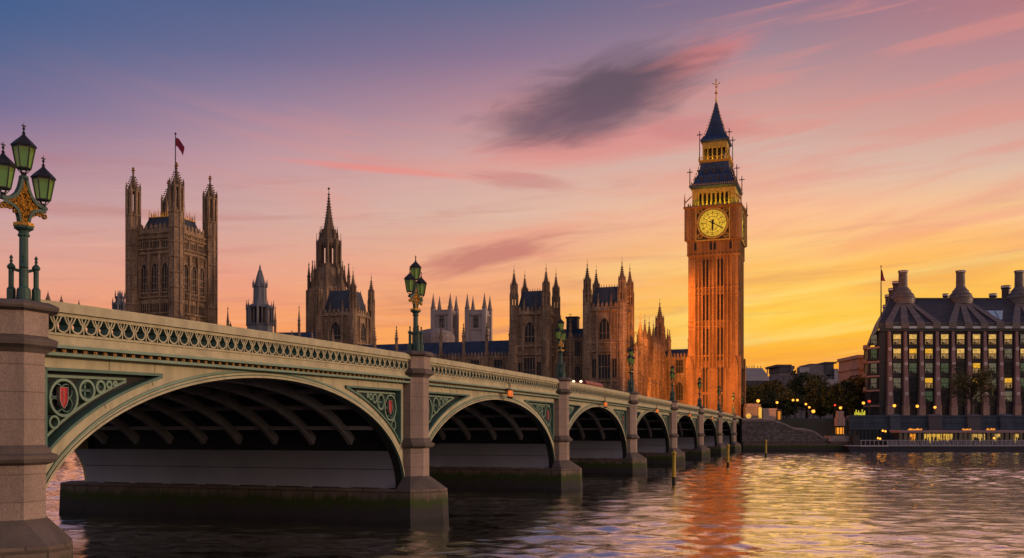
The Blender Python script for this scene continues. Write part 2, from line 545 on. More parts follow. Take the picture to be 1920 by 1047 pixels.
tag(make_water(), kind='structure')
mb = MB()
mb.add([(-3000, -300, -.35), (3000, -300, -.35), (3000, 262, -.35), (-3000, 262, -.35), (-3000, 700, -.35), (-300, 420, -.35)], [(0, 1, 2, 3), (3, 2, 5), (3, 5, 4)])
tag(mb.build('river_bed', mat('river_mud', (.03, .028, .022), rough=.4)), kind='structure')
GZ = 8.4
BANK = [(3000, 255.5), (120, 255.5), (72, 255.5), (40, 262), (22, 258.5), (-60, 288), (-220, 345), (-900, 560), (-3000, 900)]
mb = MB()
far = [(x * 2.2, 9000) for x, y in BANK]
n = len(BANK)
mb.add([(x, y, GZ) for x, y in BANK] + [(x, y, GZ) for x, y in far] + [(x, y, -3) for x, y in BANK],
       [(i, i + 1, n + i + 1, n + i) for i in range(n - 1)] + [(i, 2 * n + i, 2 * n + i + 1, i + 1) for i in range(n - 1)])
tag(mb.build('ground', mat('bank_ground', (.06, .058, .055), (.04, .045, .035), .9, .05)), kind='structure')

# ------------------------------------------------------------------ the bridge
BRZ = math.atan2(F, 601)
bridge = thing('arch_bridge', 'long cream and green iron arch bridge on granite piers crossing the river', 'bridge', (-15.725, 26.437, 0), BRZ)
BD, BN = Vector((math.cos(BRZ), math.sin(BRZ), 0)), Vector((-math.sin(BRZ), math.cos(BRZ), 0))


def bp_(u, v, z=0.0):
    return Vector((-15.725, 26.437, 0)) + BD * u + BN * v + Vector((0, 0, z))


_pu = np.array([-12, 4.3, 9.1, 16.5, 30.7, 34.9, 61.9, 93.3, 101.3, 125.2, 134, 164.6, 200, 248])
_pz = np.array([9.05, 9.42, 9.57, 9.78, 9.86, 9.86, 9.97, 9.93, 9.92, 9.87, 9.85, 9.78, 9.55, 9.05])
_pc = np.polyfit(_pu, _pz, 4)


def zt(u):
    return float(np.polyval(_pc, max(-14, min(u, 252))))


PU = [2.72, 32, 64, 96, 128, 160, 192, 224, 248]
BW = 23.5
V0 = .45


def oct_plan(u, e, back=1.5, ch=.57):
    w, f = .97 + e, -.55 - e
    if back is None:
        return [(u - w, .62), (u - w, f + ch), (u - w + ch, f), (u + w - ch, f), (u + w, f + ch), (u + w, .62)]
    b = back + e
    return [(u - w, b - ch), (u - w, f + ch), (u - w + ch, f), (u + w - ch, f), (u + w, f + ch), (u + w, b - ch), (u + w - ch, b), (u - w + ch, b)]


def rings(mb, u, steps, back, m=0):
    mb.loft([[(x, y, z) for x, y in oct_plan(u, e, back)] for e, z in steps], m)


def make_pier(u):
    near = u < 10
    z1 = zt(u) - (.36 if near else 0)
    bw = 1.55 if near else 2.1
    nz = -1.45 if near else -1.70
    mb = MB()
    rings(mb, u, [(0, 4.95), (0, z1 - 1.3)], None)
    rings(mb, u, [(.02, 2.2), (.02, 4.38)], None)
    p = mb.build('pier', [M['granite']], bridge)
    mb = MB()
    rings(mb, u, [(.03, 4.37), (.20, 4.45), (.26, 4.55), (.26, 4.66), (.14, 4.72), (.10, 4.86), (.01, 4.97)], None)
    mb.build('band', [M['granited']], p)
    mb = MB()
    rings(mb, u, [(.01, z1 - 1.34), (.10, z1 - 1.22), (.24, z1 - 1.12), (.26, z1 - 1.0), (.26, z1 - .95), (.05, z1 - .84), (.04, z1 - .82)], 1.5)
    rings(mb, u, [(.06, z1 - .12), (.25, z1 - .05), (.28, z1 + .02), (.28, z1 + .08), (.1, z1 + .2), (-.2, z1 + .22)], 1.5)
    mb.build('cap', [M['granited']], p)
    mb = MB()
    rings(mb, u, [(.07, z1 - .83), (.07, z1 - .10)], 1.5)
    mb.build('cap_block', [M['granite']], p)
    # plinth with cutwaters
    def hexp(hw, nose, vb):
        return [(u - hw, -.5 + vb), (u - .42, nose), (u + .42, nose), (u + hw, -.5 + vb), (u + hw, BW + .9 - vb), (u, BW + .4 - nose), (u - hw, BW + .9 - vb)]
    mb = MB()
    mb.loft([[(x, y, z) for x, y in hexp(hw, no, vb)] for hw, no, vb, z in ((bw + .2, nz - .25, -.1, -2.5), (bw + .02, nz - .04, 0, 1.95), (bw - .02, nz, 0, 2.02))])
    mb.build('pier_base', [M['tide']], p)
    mb = MB()
    mb.loft([[(u - bw + .02, -.48, 2.024), (u - .42, nz, 2.024), (u + .42, nz, 2.024), (u + bw - .02, -.48, 2.024), (u + bw - .02, .42, 2.024), (u - bw + .02, .42, 2.024)],
             [(u - 1.0, .0, 2.75), (u - .43, -.57, 2.75), (u + .43, -.57, 2.75), (u + 1.0, .0, 2.75), (u + 1.0, .43, 2.75), (u - 1.0, .43, 2.75)]])
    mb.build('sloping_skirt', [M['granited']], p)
    mb = MB()
    mb.box(u - .9, u + .9, V0 + .2, BW - .1, 2.3, z1 - 1.6)
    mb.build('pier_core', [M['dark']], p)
    return p


for u in PU:
    make_pier(u)


def ell(c, a, b, n=48, z0=2.05):
    return [(c - a * math.cos(PI * i / n), z0 + b * math.sin(PI * i / n)) for i in range(n + 1)]


def circ(x, z, r, n=20, rz=None):
    rz = rz or r
    return [(x + r * math.cos(2 * PI * i / n), z + rz * math.sin(2 * PI * i / n)) for i in range(n)]


def cornice(u0, u1, name, layers, mats, par, n=10):
    """long mouldings following the deck: layers of (dz_low, dz_high, v_front, v_back, material)"""
    mb = MB()
    us = [u0 + (u1 - u0) * i / n for i in range(n + 1)]
    for lo, hi, vf, vb, k in layers:
        mb.loft([[(u, vf, zt(u) - lo), (u, vb, zt(u) - lo), (u, vb, zt(u) - hi), (u, vf, zt(u) - hi)] for u in us], k)
    return mb.build(name, mats, par)


CROWN = [7.72, 7.72, 7.95, 8.05, 8.02, 7.9, 7.7, 7.4]


def make_span(k, u0, u1, crown, detail):
    a, c, b = (u1 - u0) / 2, (u0 + u1) / 2, crown - 2.05
    arch = ell(c, a, b, 56 if detail > 1 else 36)
    AD = -1.68
    top = lambda u: zt(u) - 1.66
    # ---- spandrel wall with sunken panels
    fr = 1.0                                            # plain voussoir band between arch and panel

    def zo(u, add=fr):                                   # offset curve
        t = (u - c) / (a + add * .75)
        return 2.05 + (b + add * .62) * math.sqrt(max(0, 1 - t * t)) if abs(t) < 1 else 2.05
    za = lambda u: 2.05 + b * math.sqrt(max(0, 1 - ((u - c) / a) ** 2))
    ptop = lambda u: top(u) - .44
    marg = .55
    N = 150 if detail > 1 else 70
    us = sorted({u0 + (u1 - u0) * (.5 - .5 * math.cos(PI * i / N)) for i in range(N + 1)} | {u0 + marg, u1 - marg})
    mb, pans = MB(), (MB(), MB())
    inside = lambda u: u0 + marg - 1e-6 <= u <= u1 - marg + 1e-6 and zo(u) < ptop(u) - .02
    for p, r in zip(us, us[1:]):
        if inside(p) and inside(r):
            for lo, hi in ((za, zo), (ptop, top)):
                mb.add([(p, V0, lo(p)), (r, V0, lo(r)), (r, V0, hi(r)), (p, V0, hi(p))], [(0, 1, 2, 3)])
            d = V0 + .34
            pan = pans[0 if p < c else 1]
            pan.add([(p, d, zo(p)), (r, d, zo(r)), (r, d, ptop(r)), (p, d, ptop(p))], [(0, 1, 2, 3)], 1)
            pan.add([(p, V0, zo(p)), (r, V0, zo(r)), (r, d, zo(r)), (p, d, zo(p))], [(0, 1, 2, 3)], 0)
            pan.add([(p, V0, ptop(p)), (r, V0, ptop(r)), (r, d, ptop(r)), (p, d, ptop(p))], [(0, 1, 2, 3)], 0)
        else:
            mb.add([(p, V0, za(p)), (r, V0, za(r)), (r, V0, top(r)), (p, V0, top(p))], [(0, 1, 2, 3)])
    for ue, pan in ((u0 + marg, pans[0]), (u1 - marg, pans[1])):
        pan.add([(ue, V0, zo(ue)), (ue, V0 + .34, zo(ue)), (ue, V0 + .34, ptop(ue)), (ue, V0, ptop(ue))], [(0, 1, 2, 3)], 0)
    # soffit of the face rib
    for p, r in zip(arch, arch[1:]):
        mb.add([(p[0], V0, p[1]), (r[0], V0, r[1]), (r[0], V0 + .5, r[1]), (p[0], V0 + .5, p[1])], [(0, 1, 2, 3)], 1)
    # thin seams between the iron plates
    nse = 9
    for i in range(1, nse):
        u = u0 + (u1 - u0) * i / nse + (.4 if i % 2 else -.3)
        if not inside(u):
            mb.box(u - .012, u + .012, V0 - .004, V0 + .02, za(u) + .38, top(u), 1)
        else:
            mb.box(u - .012, u + .012, V0 - .004, V0 + .02, ptop(u) + .06, top(u), 1)
            tt = math.acos(max(-1, min(1, (c - u) / a)))
            nx_, nz_ = -math.cos(tt) / a, math.sin(tt) / b
            nl_ = math.hypot(nx_, nz_)
            px_, pz_ = c - a * math.cos(tt), 2.05 + b * math.sin(tt)
            mb.bar((px_ + nx_ / nl_ * .40, V0 - .001, pz_ + nz_ / nl_ * .40), (px_ + nx_ / nl_ * .60, V0 - .001, pz_ + nz_ / nl_ * .60), .016, .02, 1, (0, 1, 0))
    wall = mb.build('spandrel_wall', [M['paint'], M['dark']], bridge)
    # frame mouldings of the panels
    for side in (0, 1):
        fm = MB()
        pts = [u for u in us if inside(u) and (u < c) == (side == 0)]
        if len(pts) < 3:
            continue
        for off, w, y, mm in ((0, .10, .10, 0), (.26, .09, .05, 1)):
            q1 = [(u, zo(u) + off) for u in pts if zo(u) + off < ptop(u) - off * .8]
            q2 = [(u, ptop(u) - off * .8) for u in pts if zo(u) + off < ptop(u) - off * .8]
            if len(q1) > 1:
                fm.stroke(q1, w, V0 - y + (.26 if off else 0), V0 + .33, mm)
                fm.stroke(q2, w, V0 - y + (.26 if off else 0), V0 + .33, mm)
                ue = (u0 + marg) if side == 0 else (u1 - marg)
                ue += (off if side == 0 else -off) * .8
                fm.stroke([(ue, q1[0 if side == 0 else -1][1]), (ue, q2[0 if side == 0 else -1][1])], w, V0 - y + (.26 if off else 0), V0 + .33, mm)
        fm.build('panel_moulding', [M['teal'], M['tealhi']], wall)
    # tracery circles and shields
    for side in (0, 1):
        ue = u0 + marg + .26 if side == 0 else u1 - marg - .26
        sg = 1 if side == 0 else -1
        x = ue
        tr = MB()
        first = True
        for i in range(5):
            # largest circle that fits tangent to the previous one, the top rail and the curve
            best = None
            for r in np.arange(1.05, .10, -.02):
                cx, cz = x + sg * (r + .03), ptop(x + sg * r) - .28 - r
                if all(math.hypot(uu - cx, zo(uu) + .3 - cz) > r for uu in np.arange(cx - r, cx + r + .01, .1)) and zo(cx) + .3 < cz:
                    best = (cx, cz, r)
                    break
            if not best:
                break
            cx, cz, r = best
            tr.stroke(circ(cx, cz, r - .04, 22), .085, V0 + .06, V0 + .33, 0, closed=True)
            if detail > 1:
                for j in range(4):
                    tr.stroke(circ(cx + .46 * r * math.cos(PI / 2 * j + .785), cz + .46 * r * math.sin(PI / 2 * j + .785), r * .40, 12), .04, V0 + .16, V0 + .33, 1, closed=True)
            if first and r > .4:
                sh = MB()
                h, w = r * .54, r * .27
                shp = [(cx - w, cz + h), (cx + w, cz + h), (cx + w, cz - h * .2), (cx + w * .55, cz - h * .75), (cx, cz - h), (cx - w * .55, cz - h * .75), (cx - w, cz - h * .2)]
                sh.plate(shp, V0 + .09, V0 + .2, 0)
                sh.stroke(shp, .03, V0 + .06, V0 + .2, 1, closed=True)
                sh.box(cx - w * .07, cx + w * .07, V0 + .075, V0 + .12, cz - h * .6, cz + h * .7, 1)
                sh.build('shield', [M['red'], M['silver']], wall)
                first = False
                # a smaller ring below it in the narrowing foot of the panel
                for r2 in (.5, .4, .3, .22):
                    c2z = cz - r - r2 + .05
                    c2x = ue + sg * (r2 + .05)
                    if zo(c2x + sg * r2) + .3 < c2z and zo(c2x) + .3 + r2 < c2z + .25:
                        tr.stroke(circ(c2x, c2z, r2 - .03, 16), .07, V0 + .08, V0 + .33, 0, closed=True)
                        break
            x = cx + sg * r
        if tr.v:
            tr.build('tracery', [M['tealhi'], M['teal']], wall)
    for pan in pans:
        pan.build('sunken_panel', [M['teal'], M['dark']], wall)
    # arch mouldings
    am = MB()
    for off, w, y, mm in ((.05, .09, .12, 2), (.12, .035, .08, 0), (.18, .07, .07, 2), (.24, .03, .03, 0), (.31, .08, .06, 1)):
        pts = ell(c, a + off * .2, b + off, 56 if detail > 1 else 36)
        am.stroke(pts, w, V0 - y, V0 + .04, mm, 0)
    am.build('arch_moulding', [M['teal'], M['tealhi'], M['paint']], wall)
    # ---- parapet
    par = cornice(u0 - .1, u1 + .1, 'parapet', [
        (.30, .02, -.02, .85, 0), (.06, -.04, .10, .72, 0), (.42, .30, .10, .8, 0),
        (1.02, .94, .16, .6, 0), (1.26, 1.02, .22, .7, 0), (1.34, 1.26, .10, .7, 0), (1.44, 1.34, -.02, .7, 1),
        (1.68, 1.58, .02, .7, 1)], [M['paint'], M['tealhi'], M['dark']], bridge)
    pf = MB()
    pitch = .6
    nn = max(1, int((u1 - u0 - .2) / pitch))
    pitch = (u1 - u0 - .2) / nn
    seg = 18 if detail > 1 else (10 if detail else 8)
    for i in range(nn):
        x = u0 + .1 + (i + .5) * pitch
        z = zt(x)
        # trefoil outline: two side lobes and a top lobe
        pts = []
        for j in range(seg):
            t = 2 * PI * j / seg - PI / 2
            r = 1 + .24 * math.cos(3 * (t - PI / 2))
            pts.append((x + .245 * math.cos(t) * (1.0 if math.sin(t) < .2 else .80), z - .70 + (.265 if math.sin(t) > 0 else .215) * math.sin(t) * (r if math.sin(t) > .3 else 1)))
        pf.stroke(pts, .055, .12, .46, 0, 1, closed=True)
        xe = x + pitch / 2
        ze = zt(xe)
        pf.stroke([(xe, ze - .95), (xe, ze - .66)], .05, .13, .44, 0, 1)
        if detail:
            pf.stroke([(xe, ze - .66), (xe - .10, ze - .43)], .05, .13, .44, 0, 1)
            pf.stroke([(xe, ze - .66), (xe + .10, ze - .43)], .05, .13, .44, 0, 1)
    pf.build('pierced_frieze', [M['paint'], M['teal']], par)
    dn = MB()
    uu = [u0 - .1 + (u1 - u0 + .2) * i / 10 for i in range(11)]
    dn.loft([[(u, .32, zt(u) - 1.579), (u, .7, zt(u) - 1.579), (u, .7, zt(u) - 1.441), (u, .32, zt(u) - 1.441)] for u in uu], 1)
    for i in range(int((u1 - u0) / .46)):
        x = u0 + .2 + i * .46
        z = zt(x) - 1.51
        dn.box(x - .075, x + .075, .17, .33, z - .05, z + .05)
        if detail:
            dn.box(x - .03, x + .03, .14, .18, z - .025, z + .025)
    dn.build('dentil_course', [M['goldb'], M['dark']], par)
    # ---- underside: ribs, bracing and the wall at the springing
    zs = 4.3
    pts = [p for p in ell(c, a - .25, b - .12, 48) if p[1] >= zs - .05]
    nr = 8
    for j in range(nr):
        v = V0 + 2.4 + j * (BW - 3.6) / nr
        rb = MB()
        rb.stroke([(x, z + .28) for x, z in pts], .5, v, v + .26)
        rb.build('arch_rib', [M['rib']], bridge)
    br = MB()
    for f in (.30, .62, .84):
        zb = zs + (crown - zs) * f
        t = math.sqrt(max(0, 1 - ((zb - 2.05) / b) ** 2))
        for sg in (-1, 1):
            u = c + sg * (a - .3) * t
            br.box(u - .09, u + .09, V0 + .6, BW - .3, zb + .12, zb + .34)
    br.build('cross_bracing', [M['rib']], bridge)
    for sg in (-1, 1):
        pw = MB()
        low = [p for p in ell(c, a - .02, b, 120) if p[1] <= zs and (p[0] - c) * sg > 0]
        low.sort(key=lambda p: p[1])
        for p, r in zip(low, low[1:]):
            pw.add([(p[0], V0 + .5, p[1]), (r[0], V0 + .5, r[1]), (r[0], BW - .2, r[1]), (p[0], BW - .2, p[1])], [(0, 1, 2, 3)], 0)
        xe, ze = low[-1]
        pw.add([(xe, V0 + .5, ze), (xe + sg * 1.2, V0 + .5, ze), (xe + sg * 1.2, BW - .2, ze), (xe, BW - .2, ze)], [(0, 1, 2, 3)], 0)
        xm = c + sg * (a - .02) * math.sqrt(1 - ((3.15 - 2.05) / b) ** 2)
        pw.box(xm - .02, xm + .02, V0 + .52, BW - .3, 3.13, 3.16, 1)
        for j in range(9):
            v = V0 + .9 + j * 2.55
            pw.box(c + sg * (a - .10) - .12, c + sg * (a - .10) + .12, v, v + .55, 1.78, 2.1, 0)
        pw.build('springing_wall', [M['panel'], M['dark']], bridge)
    # ---- far face and deck
    fb = MB()
    for p, r in zip(arch, arch[1:]):
        fb.loft([[(e[0], BW - .3, e[1]), (e[0], BW, e[1]), (e[0], BW, zt(e[0]) - .9), (e[0], BW - .3, zt(e[0]) - .9)] for e in (p, r)], 0)
    fb.build('far_spandrel_wall', [M['paint']], bridge)
    cornice(u0 - 1.05, u1 + 1.05, 'far_parapet', [(1.2, .05, BW - .35, BW + .1, 0)], [M['paint']], bridge, 8)
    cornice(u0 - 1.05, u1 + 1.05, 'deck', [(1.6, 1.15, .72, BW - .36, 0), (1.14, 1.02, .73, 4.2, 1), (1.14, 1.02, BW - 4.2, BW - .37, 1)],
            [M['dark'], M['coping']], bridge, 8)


make_span(-1, -24, PU[0] - .97, 7.4, 0)
for k in range(8):
    make_span(k, PU[k] + .97 - (.0 if k else .15), PU[k + 1] - .97, CROWN[k], 2 if k < 2 else (1 if k < 4 else 0))


# ------------------------------------------------------------------ bridge lamps
M['lampglass'] = mat('green_lamp_glass', (.32, .64, .09), (.25, .5, .07), .3, 2, bump=.02, spec=.5)
_b = M['lampglass'].node_tree.nodes['Principled BSDF']
_b.inputs['Transmission Weight'].default_value = .8
M['lampteal'] = mat('dark_green_lamp_iron', (.035, .085, .07), (.022, .055, .047), .45, 2, bump=.05)
M['filig'] = mat('gilded_openwork', (.85, .42, .05), (.06, .03, .01), .35, 14, metal=.6, bump=.8, lo=.42, hi=.58)


def lantern(par, x, z0, s=1.0):
    fr = MB()
    n = 6
    r0, r1, zb, ztp = .21 * s, .33 * s, z0 + .2, z0 + .86
    for j in range(n):
        a = 2 * PI * j / n + .3
        c0, s0, = math.cos(a), math.sin(a)
        fr.bar((x + r0 * c0, r0 * s0, zb), (x + r1 * c0, r1 * s0, ztp), .028)
        fr.bar((x + .05 * c0, .05 * s0, z0), (x + r0 * c0, r0 * s0, zb), .024)
        a2 = a + 2 * PI / n
        for rr, zz_ in ((r0, zb), (r1, ztp)):
            fr.bar((x + rr * c0, rr * s0, zz_), (x + rr * math.cos(a2), rr * math.sin(a2), zz_), .035)
    fr.lathe(x, 0, [(.05, z0 - .06), (.09, z0 - .02), (.05, z0 + .03), (.03, z0 + .08)], 8)
    l = fr.build('lantern', [M['iron']], par)
    g = MB()
    g.lathe(x, 0, [(r0 - .012, zb + .01), (r1 - .014, ztp - .01)], n, rot=.3)
    g.build('glass', [M['lampglass']], l)
    t = MB()
    t.lathe(x, 0, [(r1 + .02, ztp), (r1 + .06, ztp + .05), (r1 + .03, ztp + .09), (r1 * .78, ztp + .2), (r1 * .42, ztp + .31), (.07, ztp + .38), (.05, ztp + .42)], n, rot=.3)
    t.lathe(x, 0, [(.02, ztp + .42), (.06, ztp + .46), (.025, ztp + .51), (.022, ztp + .56), (.05, ztp + .6), (.02, ztp + .65), (.004, ztp + .80)], 6)
    t.box(x - .075, x + .075, -.015, .015, ztp + .67, ztp + .71)
    t.build('lantern_roof', [M['iron']], l)


def make_lamp():
    root = thing('bridge_lamp', 'lamp', 'lamp')
    b = MB()
    b.lathe(0, 0, [(.30, 0), (.30, .06), (.24, .10), (.22, .42), (.17, .48)], 8)
    for sx in (-1, 1):
        for sy in (-1, 1):
            x, y = sx * .25, sy * .25
            b.lathe(x, y, [(.16, 0), (.16, .05), (.14, .08), (.14, .42), (.10, .48), (.085, .5), (.085, 1.05), (.13, 1.1), (.13, 1.15), (.07, 1.22), (.03, 1.26), (.055, 1.32), (.03, 1.37), (.06, 1.43), (.005, 1.52)], 8)
            b.bar((0, 0, .98), (x, y, 1.08), .06, .09)
    b.build('base', [M['lampteal']], root)
    c = MB()
    c.lathe(0, 0, [(.17, .4), (.15, .5), (.14, 2.1), (.19, 2.13), (.19, 2.18), (.15, 2.2), (.17, 2.28), (.29, 2.36)], 8)
    c.lathe(0, 0, [(.30, 2.361), (.31, 2.43)], 8)
    col = c.build('column', [M['lampteal']], root)
    c = MB()
    c.lathe(0, 0, [(.315, 2.432), (.33, 2.47), (.31, 2.53), (.2, 2.56)], 8)
    c.build('gilded_capital', [M['gold']], col)
    k = MB()
    lowc = [(.16, 2.55), (.19, 2.72), (.26, 2.88), (.40, 3.0), (.58, 3.06), (.86, 3.08)]
    upc = [(.07, 4.0), (.10, 3.85), (.17, 3.62), (.28, 3.42), (.45, 3.28), (.62, 3.21), (.88, 3.18)]
    for sg in (-1, 1):
        k.stroke([(sg * x, z) for x, z in lowc], .10, -.07, .07)
        k.stroke([(sg * x, z) for x, z in upc], .11, -.07, .07)
        k.box(sg * .80 - .10, sg * .80 + .10, -.09, .09, 3.13, 3.22)
    k.lathe(0, 0, [(.08, 3.9), (.15, 3.96), (.15, 4.02), (.07, 4.06)], 8)
    br = k.build('bracket', [M['lampteal']], root)
    g = MB()
    diamond = [(x, z) for x, z in lowc[:-1]] + [(x, z) for x, z in reversed(upc[:-1])]
    g.plate(diamond + [(-x, z) for x, z in reversed(diamond)], -.025, .025)
    rnd = random.Random(4)
    for x, z, r in ((0, 3.2, .15), (.2, 3.2, .08), (-.2, 3.2, .08), (.14, 3.45, .08), (-.14, 3.45, .08), (0, 3.66, .08), (.12, 2.95, .08), (-.12, 2.95, .08), (0, 2.75, .09), (.42, 3.13, .06), (-.42, 3.13, .06), (0, 3.42, .07)):
        g.stroke(circ(x, z, r, 12), .035, -.06, .06, closed=True)
    for sg in (-1, 1):
        for x, z, r in ((.35, 2.86, .05), (.52, 2.94, .05), (.68, 2.95, .06), (.84, 2.92, .07)):
            g.stroke(circ(sg * x, z, r, 10), .035, -.04, .04, closed=True)
    g.build('filigree', [M['filig']], br)
    lantern(root, 0, 4.08, 1.0)
    lantern(root, .80, 3.26, 1.0)
    lantern(root, -.80, 3.26, 1.0)
    return root


lamp0 = make_lamp()
LL = ['nearest green triple bridge lamp on the big granite pier at the left edge', 'green triple lamp on the granite pier between the two widest arches',
      'triple lamp in front of the left pavilion turrets, third along the bridge', 'triple lamp before the dark right pavilion corner, fourth along the bridge',
      'triple lamp in front of the orange lit turreted wing beside the clock tower', 'small triple lamp against the left half of the orange clock tower foot',
      'small triple lamp against the middle of the orange clock tower foot', 'small triple lamp against the right side of the clock tower foot',
      'farthest tiny triple lamp where the bridge meets the bank beside the clock tower']
for i, u in enumerate(PU):
    o = lamp0 if i == 0 else copy_tree(lamp0)
    o.location = bp_(u + (0 if i else .25), .12, zt(u) + (.215 if i else -.145))
    o.scale = (1, 1, 1) if i else (.96, .96, .96)
    o.rotation_euler = (0, 0, BRZ)
    tag(o, LL[i], 'street lamp', 'triple lamps along the bridge parapet')

# ------------------------------------------------------------------ navigation lights
M['amber'] = mat('amber_signal_lens', (.5, .12, .02), rough=.3, emit=(1.0, .20, .03), es=.8, bump=0)
ab = MB()
for lo_, hi_, e_ in ((-3, 7.2, 0), (7.2, 7.5, .2), (7.5, zt(248) + .05, .02)):
    ab.box(248.6, 266, V0 - e_, BW + e_, lo_ + .001, hi_)
ab.build('abutment', [M['coping']], bridge)
nav0 = None
NL = ['amber twin signal lights hung at the crown of the second arch', 'amber twin signal lights hung at the crown of the third arch', 'amber twin signal lights hung over the fourth arch',
      'small amber twin signal lights hung over the fifth arch', 'tiny amber twin signal lights hung over the sixth arch']
for k in range(5):
    u = (PU[k + 1] + PU[k + 2]) / 2 + .5
    if nav0 is None:
        nav0 = thing('signal_light', 'x', 'signal light')
        f = MB()
        f.box(-.75, .75, -.18, .1, -.14, 0)
        for sx in (-.38, .38):
            f.lathe(sx, -.2, [(.24, -.2), (.3, -.22), (.3, -.14)], 8)
            f.lathe(sx, -.2, [(.12, -1.25), (.27, -1.1), (.27, -.98)], 8)
            f.bar((sx - .27, -.1, -1.1), (sx - .27, -.1, -.1), .05)
            f.bar((sx + .27, -.1, -1.1), (sx + .27, -.1, -.1), .05)
        for sx in (-.2, .2):
            f.bar((sx, -.1, 0), (sx, -.1, .7), .06)
            f.bar((sx, -.1, .7), (sx, .2, .7), .06)
        f.build('hanging_frame', [M['iron']], nav0)
        for sx in (-.38, .38):
            f = MB()
            f.lathe(sx, -.2, [(.22, -.97), (.25, -.6), (.22, -.23)], 10)
            f.build('lens', [M['amber']], nav0)
        nav0.scale = (.6, .6, .6)
        o = nav0
    else:
        o = copy_tree(nav0)
    o.location = bp_(u, -.12, zt(u) - 1.40)
    o.rotation_euler = (0, 0, BRZ)
    tag(o, NL[k], 'signal light', 'signal lights hung on the bridge')

# ------------------------------------------------------------------ yellow piles in the river
M['yel'] = mat('yellow_painted_pile', (.55, .36, .02), (.36, .24, .02), .5, 2, (1, 1, .3), bump=.1, fine=(8, .4, (.2, .14, .03)))
for px, pyt, pyb, lb in ((1263.5, 845, 907, 'nearest and tallest yellow mooring pile standing in the river'), (1365, 832, 876, 'yellow mooring pile in the river in front of the last bridge arches'),
                         (1436, 824, 857, 'smallest yellow mooring pile in the river before the stone stair wall')):
    Y = H * F / (pyb - YH)
    h = (pyb - pyt) / F * Y
    t = thing('mooring_pile', lb, 'mooring pile', (xx(px, Y), Y, 0), 0, 'yellow piles in the river')
    r = .055 * h
    b = MB()
    b.lathe(0, 0, [(r, -1.5), (r, h * .84), (r * 1.25, h * .845), (r * 1.25, h * .87)], 12)
    b.build('pile_shaft', [M['yel']], t)
    b = MB()
    b.lathe(0, 0, [(r * .75, h * .872), (r * 1.35, h * .90), (r * 1.3, h * .94), (r * .7, h * .975), (r * .2, h)], 12)
    b.build('pile_cap', [M['yel']], t)
    b = MB()
    b.lathe(0, 0, [(r * 1.04, -.3), (r * 1.04, h * .16), (r * 1.01, h * .2)], 12)
    b.build('tide_mark', [M['algae']], t)


# ------------------------------------------------------------------ gothic kit
PSI = R(-19.5)
MATS = None


def gothic_poly(w, h, n=5, sp=.9):
    """outline of a pointed window of width w, height h, base at z=0"""
    r = w * sp
    hs = h - math.sqrt(max(.01, r * r - (r - w / 2) ** 2))
    pts = [(-w / 2, 0), (w / 2, 0), (w / 2, hs)]
    cx = w / 2 - r
    a1 = math.acos((r - w / 2) / r)
    for i in range(1, n + 1):
        a = a1 * i / n
        pts.append((cx + r * math.cos(a), hs + r * math.sin(a)))
    pts += [(-x, z) for x, z in reversed(pts[2:-1])]
    return pts


WCACHE = {}


def window_mesh(w, h, mull=1, trans=1, pointed=True, frame='stone', fw=.16):
    key = (round(w, 2), round(h, 2), mull, trans, pointed, frame)
    if key in WCACHE:
        return WCACHE[key]
    pl = gothic_poly(w, h) if pointed else [(-w / 2, 0), (w / 2, 0), (w / 2, h), (-w / 2, h)]
    g = MB()
    g.plate(pl, -.03, .05, 0)
    f = MB()
    f.stroke(pl, fw, -.22 - fw * .5, .05, 1, closed=True)
    hs = pl[2][1]
    for i in range(mull):
        x = -w / 2 + w * (i + 1) / (mull + 1)
        f.box(x - fw * .3, x + fw * .3, -.12, -.03, 0, hs + (h - hs) * (.6 if pointed else 0))
    for i in range(trans):
        z = hs * (i + 1) / (trans + 1)
        f.box(-w / 2, w / 2, -.11, -.035, z - fw * .3, z + fw * .3)
    f.mi = [1] * len(f.mi)
    o = len(g.v)
    g.v += f.v
    g.f += [tuple(i + o for i in t) for t in f.f]
    g.mi += f.mi
    me = g.mesh('window', [M['glass'], M[frame]])
    WCACHE[key] = me
    return me


def put_window(par, me, x, z, k, half, depth=None):
    """on face k (0 front, 1 right, 2 back, 3 left) of a square body of half-width half"""
    T = RZ(k * PI / 2)
    p = T @ Vector((x, -half, z))
    return link('window', me, par, p, k * PI / 2)


def pinnacle(mb, x, y, z, w, h, m=0, shaft=.45, n=4):
    mb.lathe(x, y, [(w * .7, z), (w * .7, z + h * shaft), (w * .95, z + h * shaft + .02 * h), (w * .62, z + h * (shaft + .05)), (w * .3, z + h * .78), (w * .16, z + h * .9), (w * .4, z + h * .92), (w * .12, z + h * .95), (.02, z + h)], n, m, rot=PI / 4 if n == 4 else None)


def crockets(mb, x, y, r0, z0, r1, z1, n, cnt, s, m=0):
    for i in range(cnt):
        t = (i + .5) / cnt
        r, z = r0 + (r1 - r0) * t, z0 + (z1 - z0) * t
        for j in range(n):
            a = PI / n + 2 * PI * j / n
            cx, cy = x + (r + s * .3) * math.cos(a), y + (r + s * .3) * math.sin(a)
            mb.frus(cx, cy, z, s * .5, z + s * .8, s * .15, m)


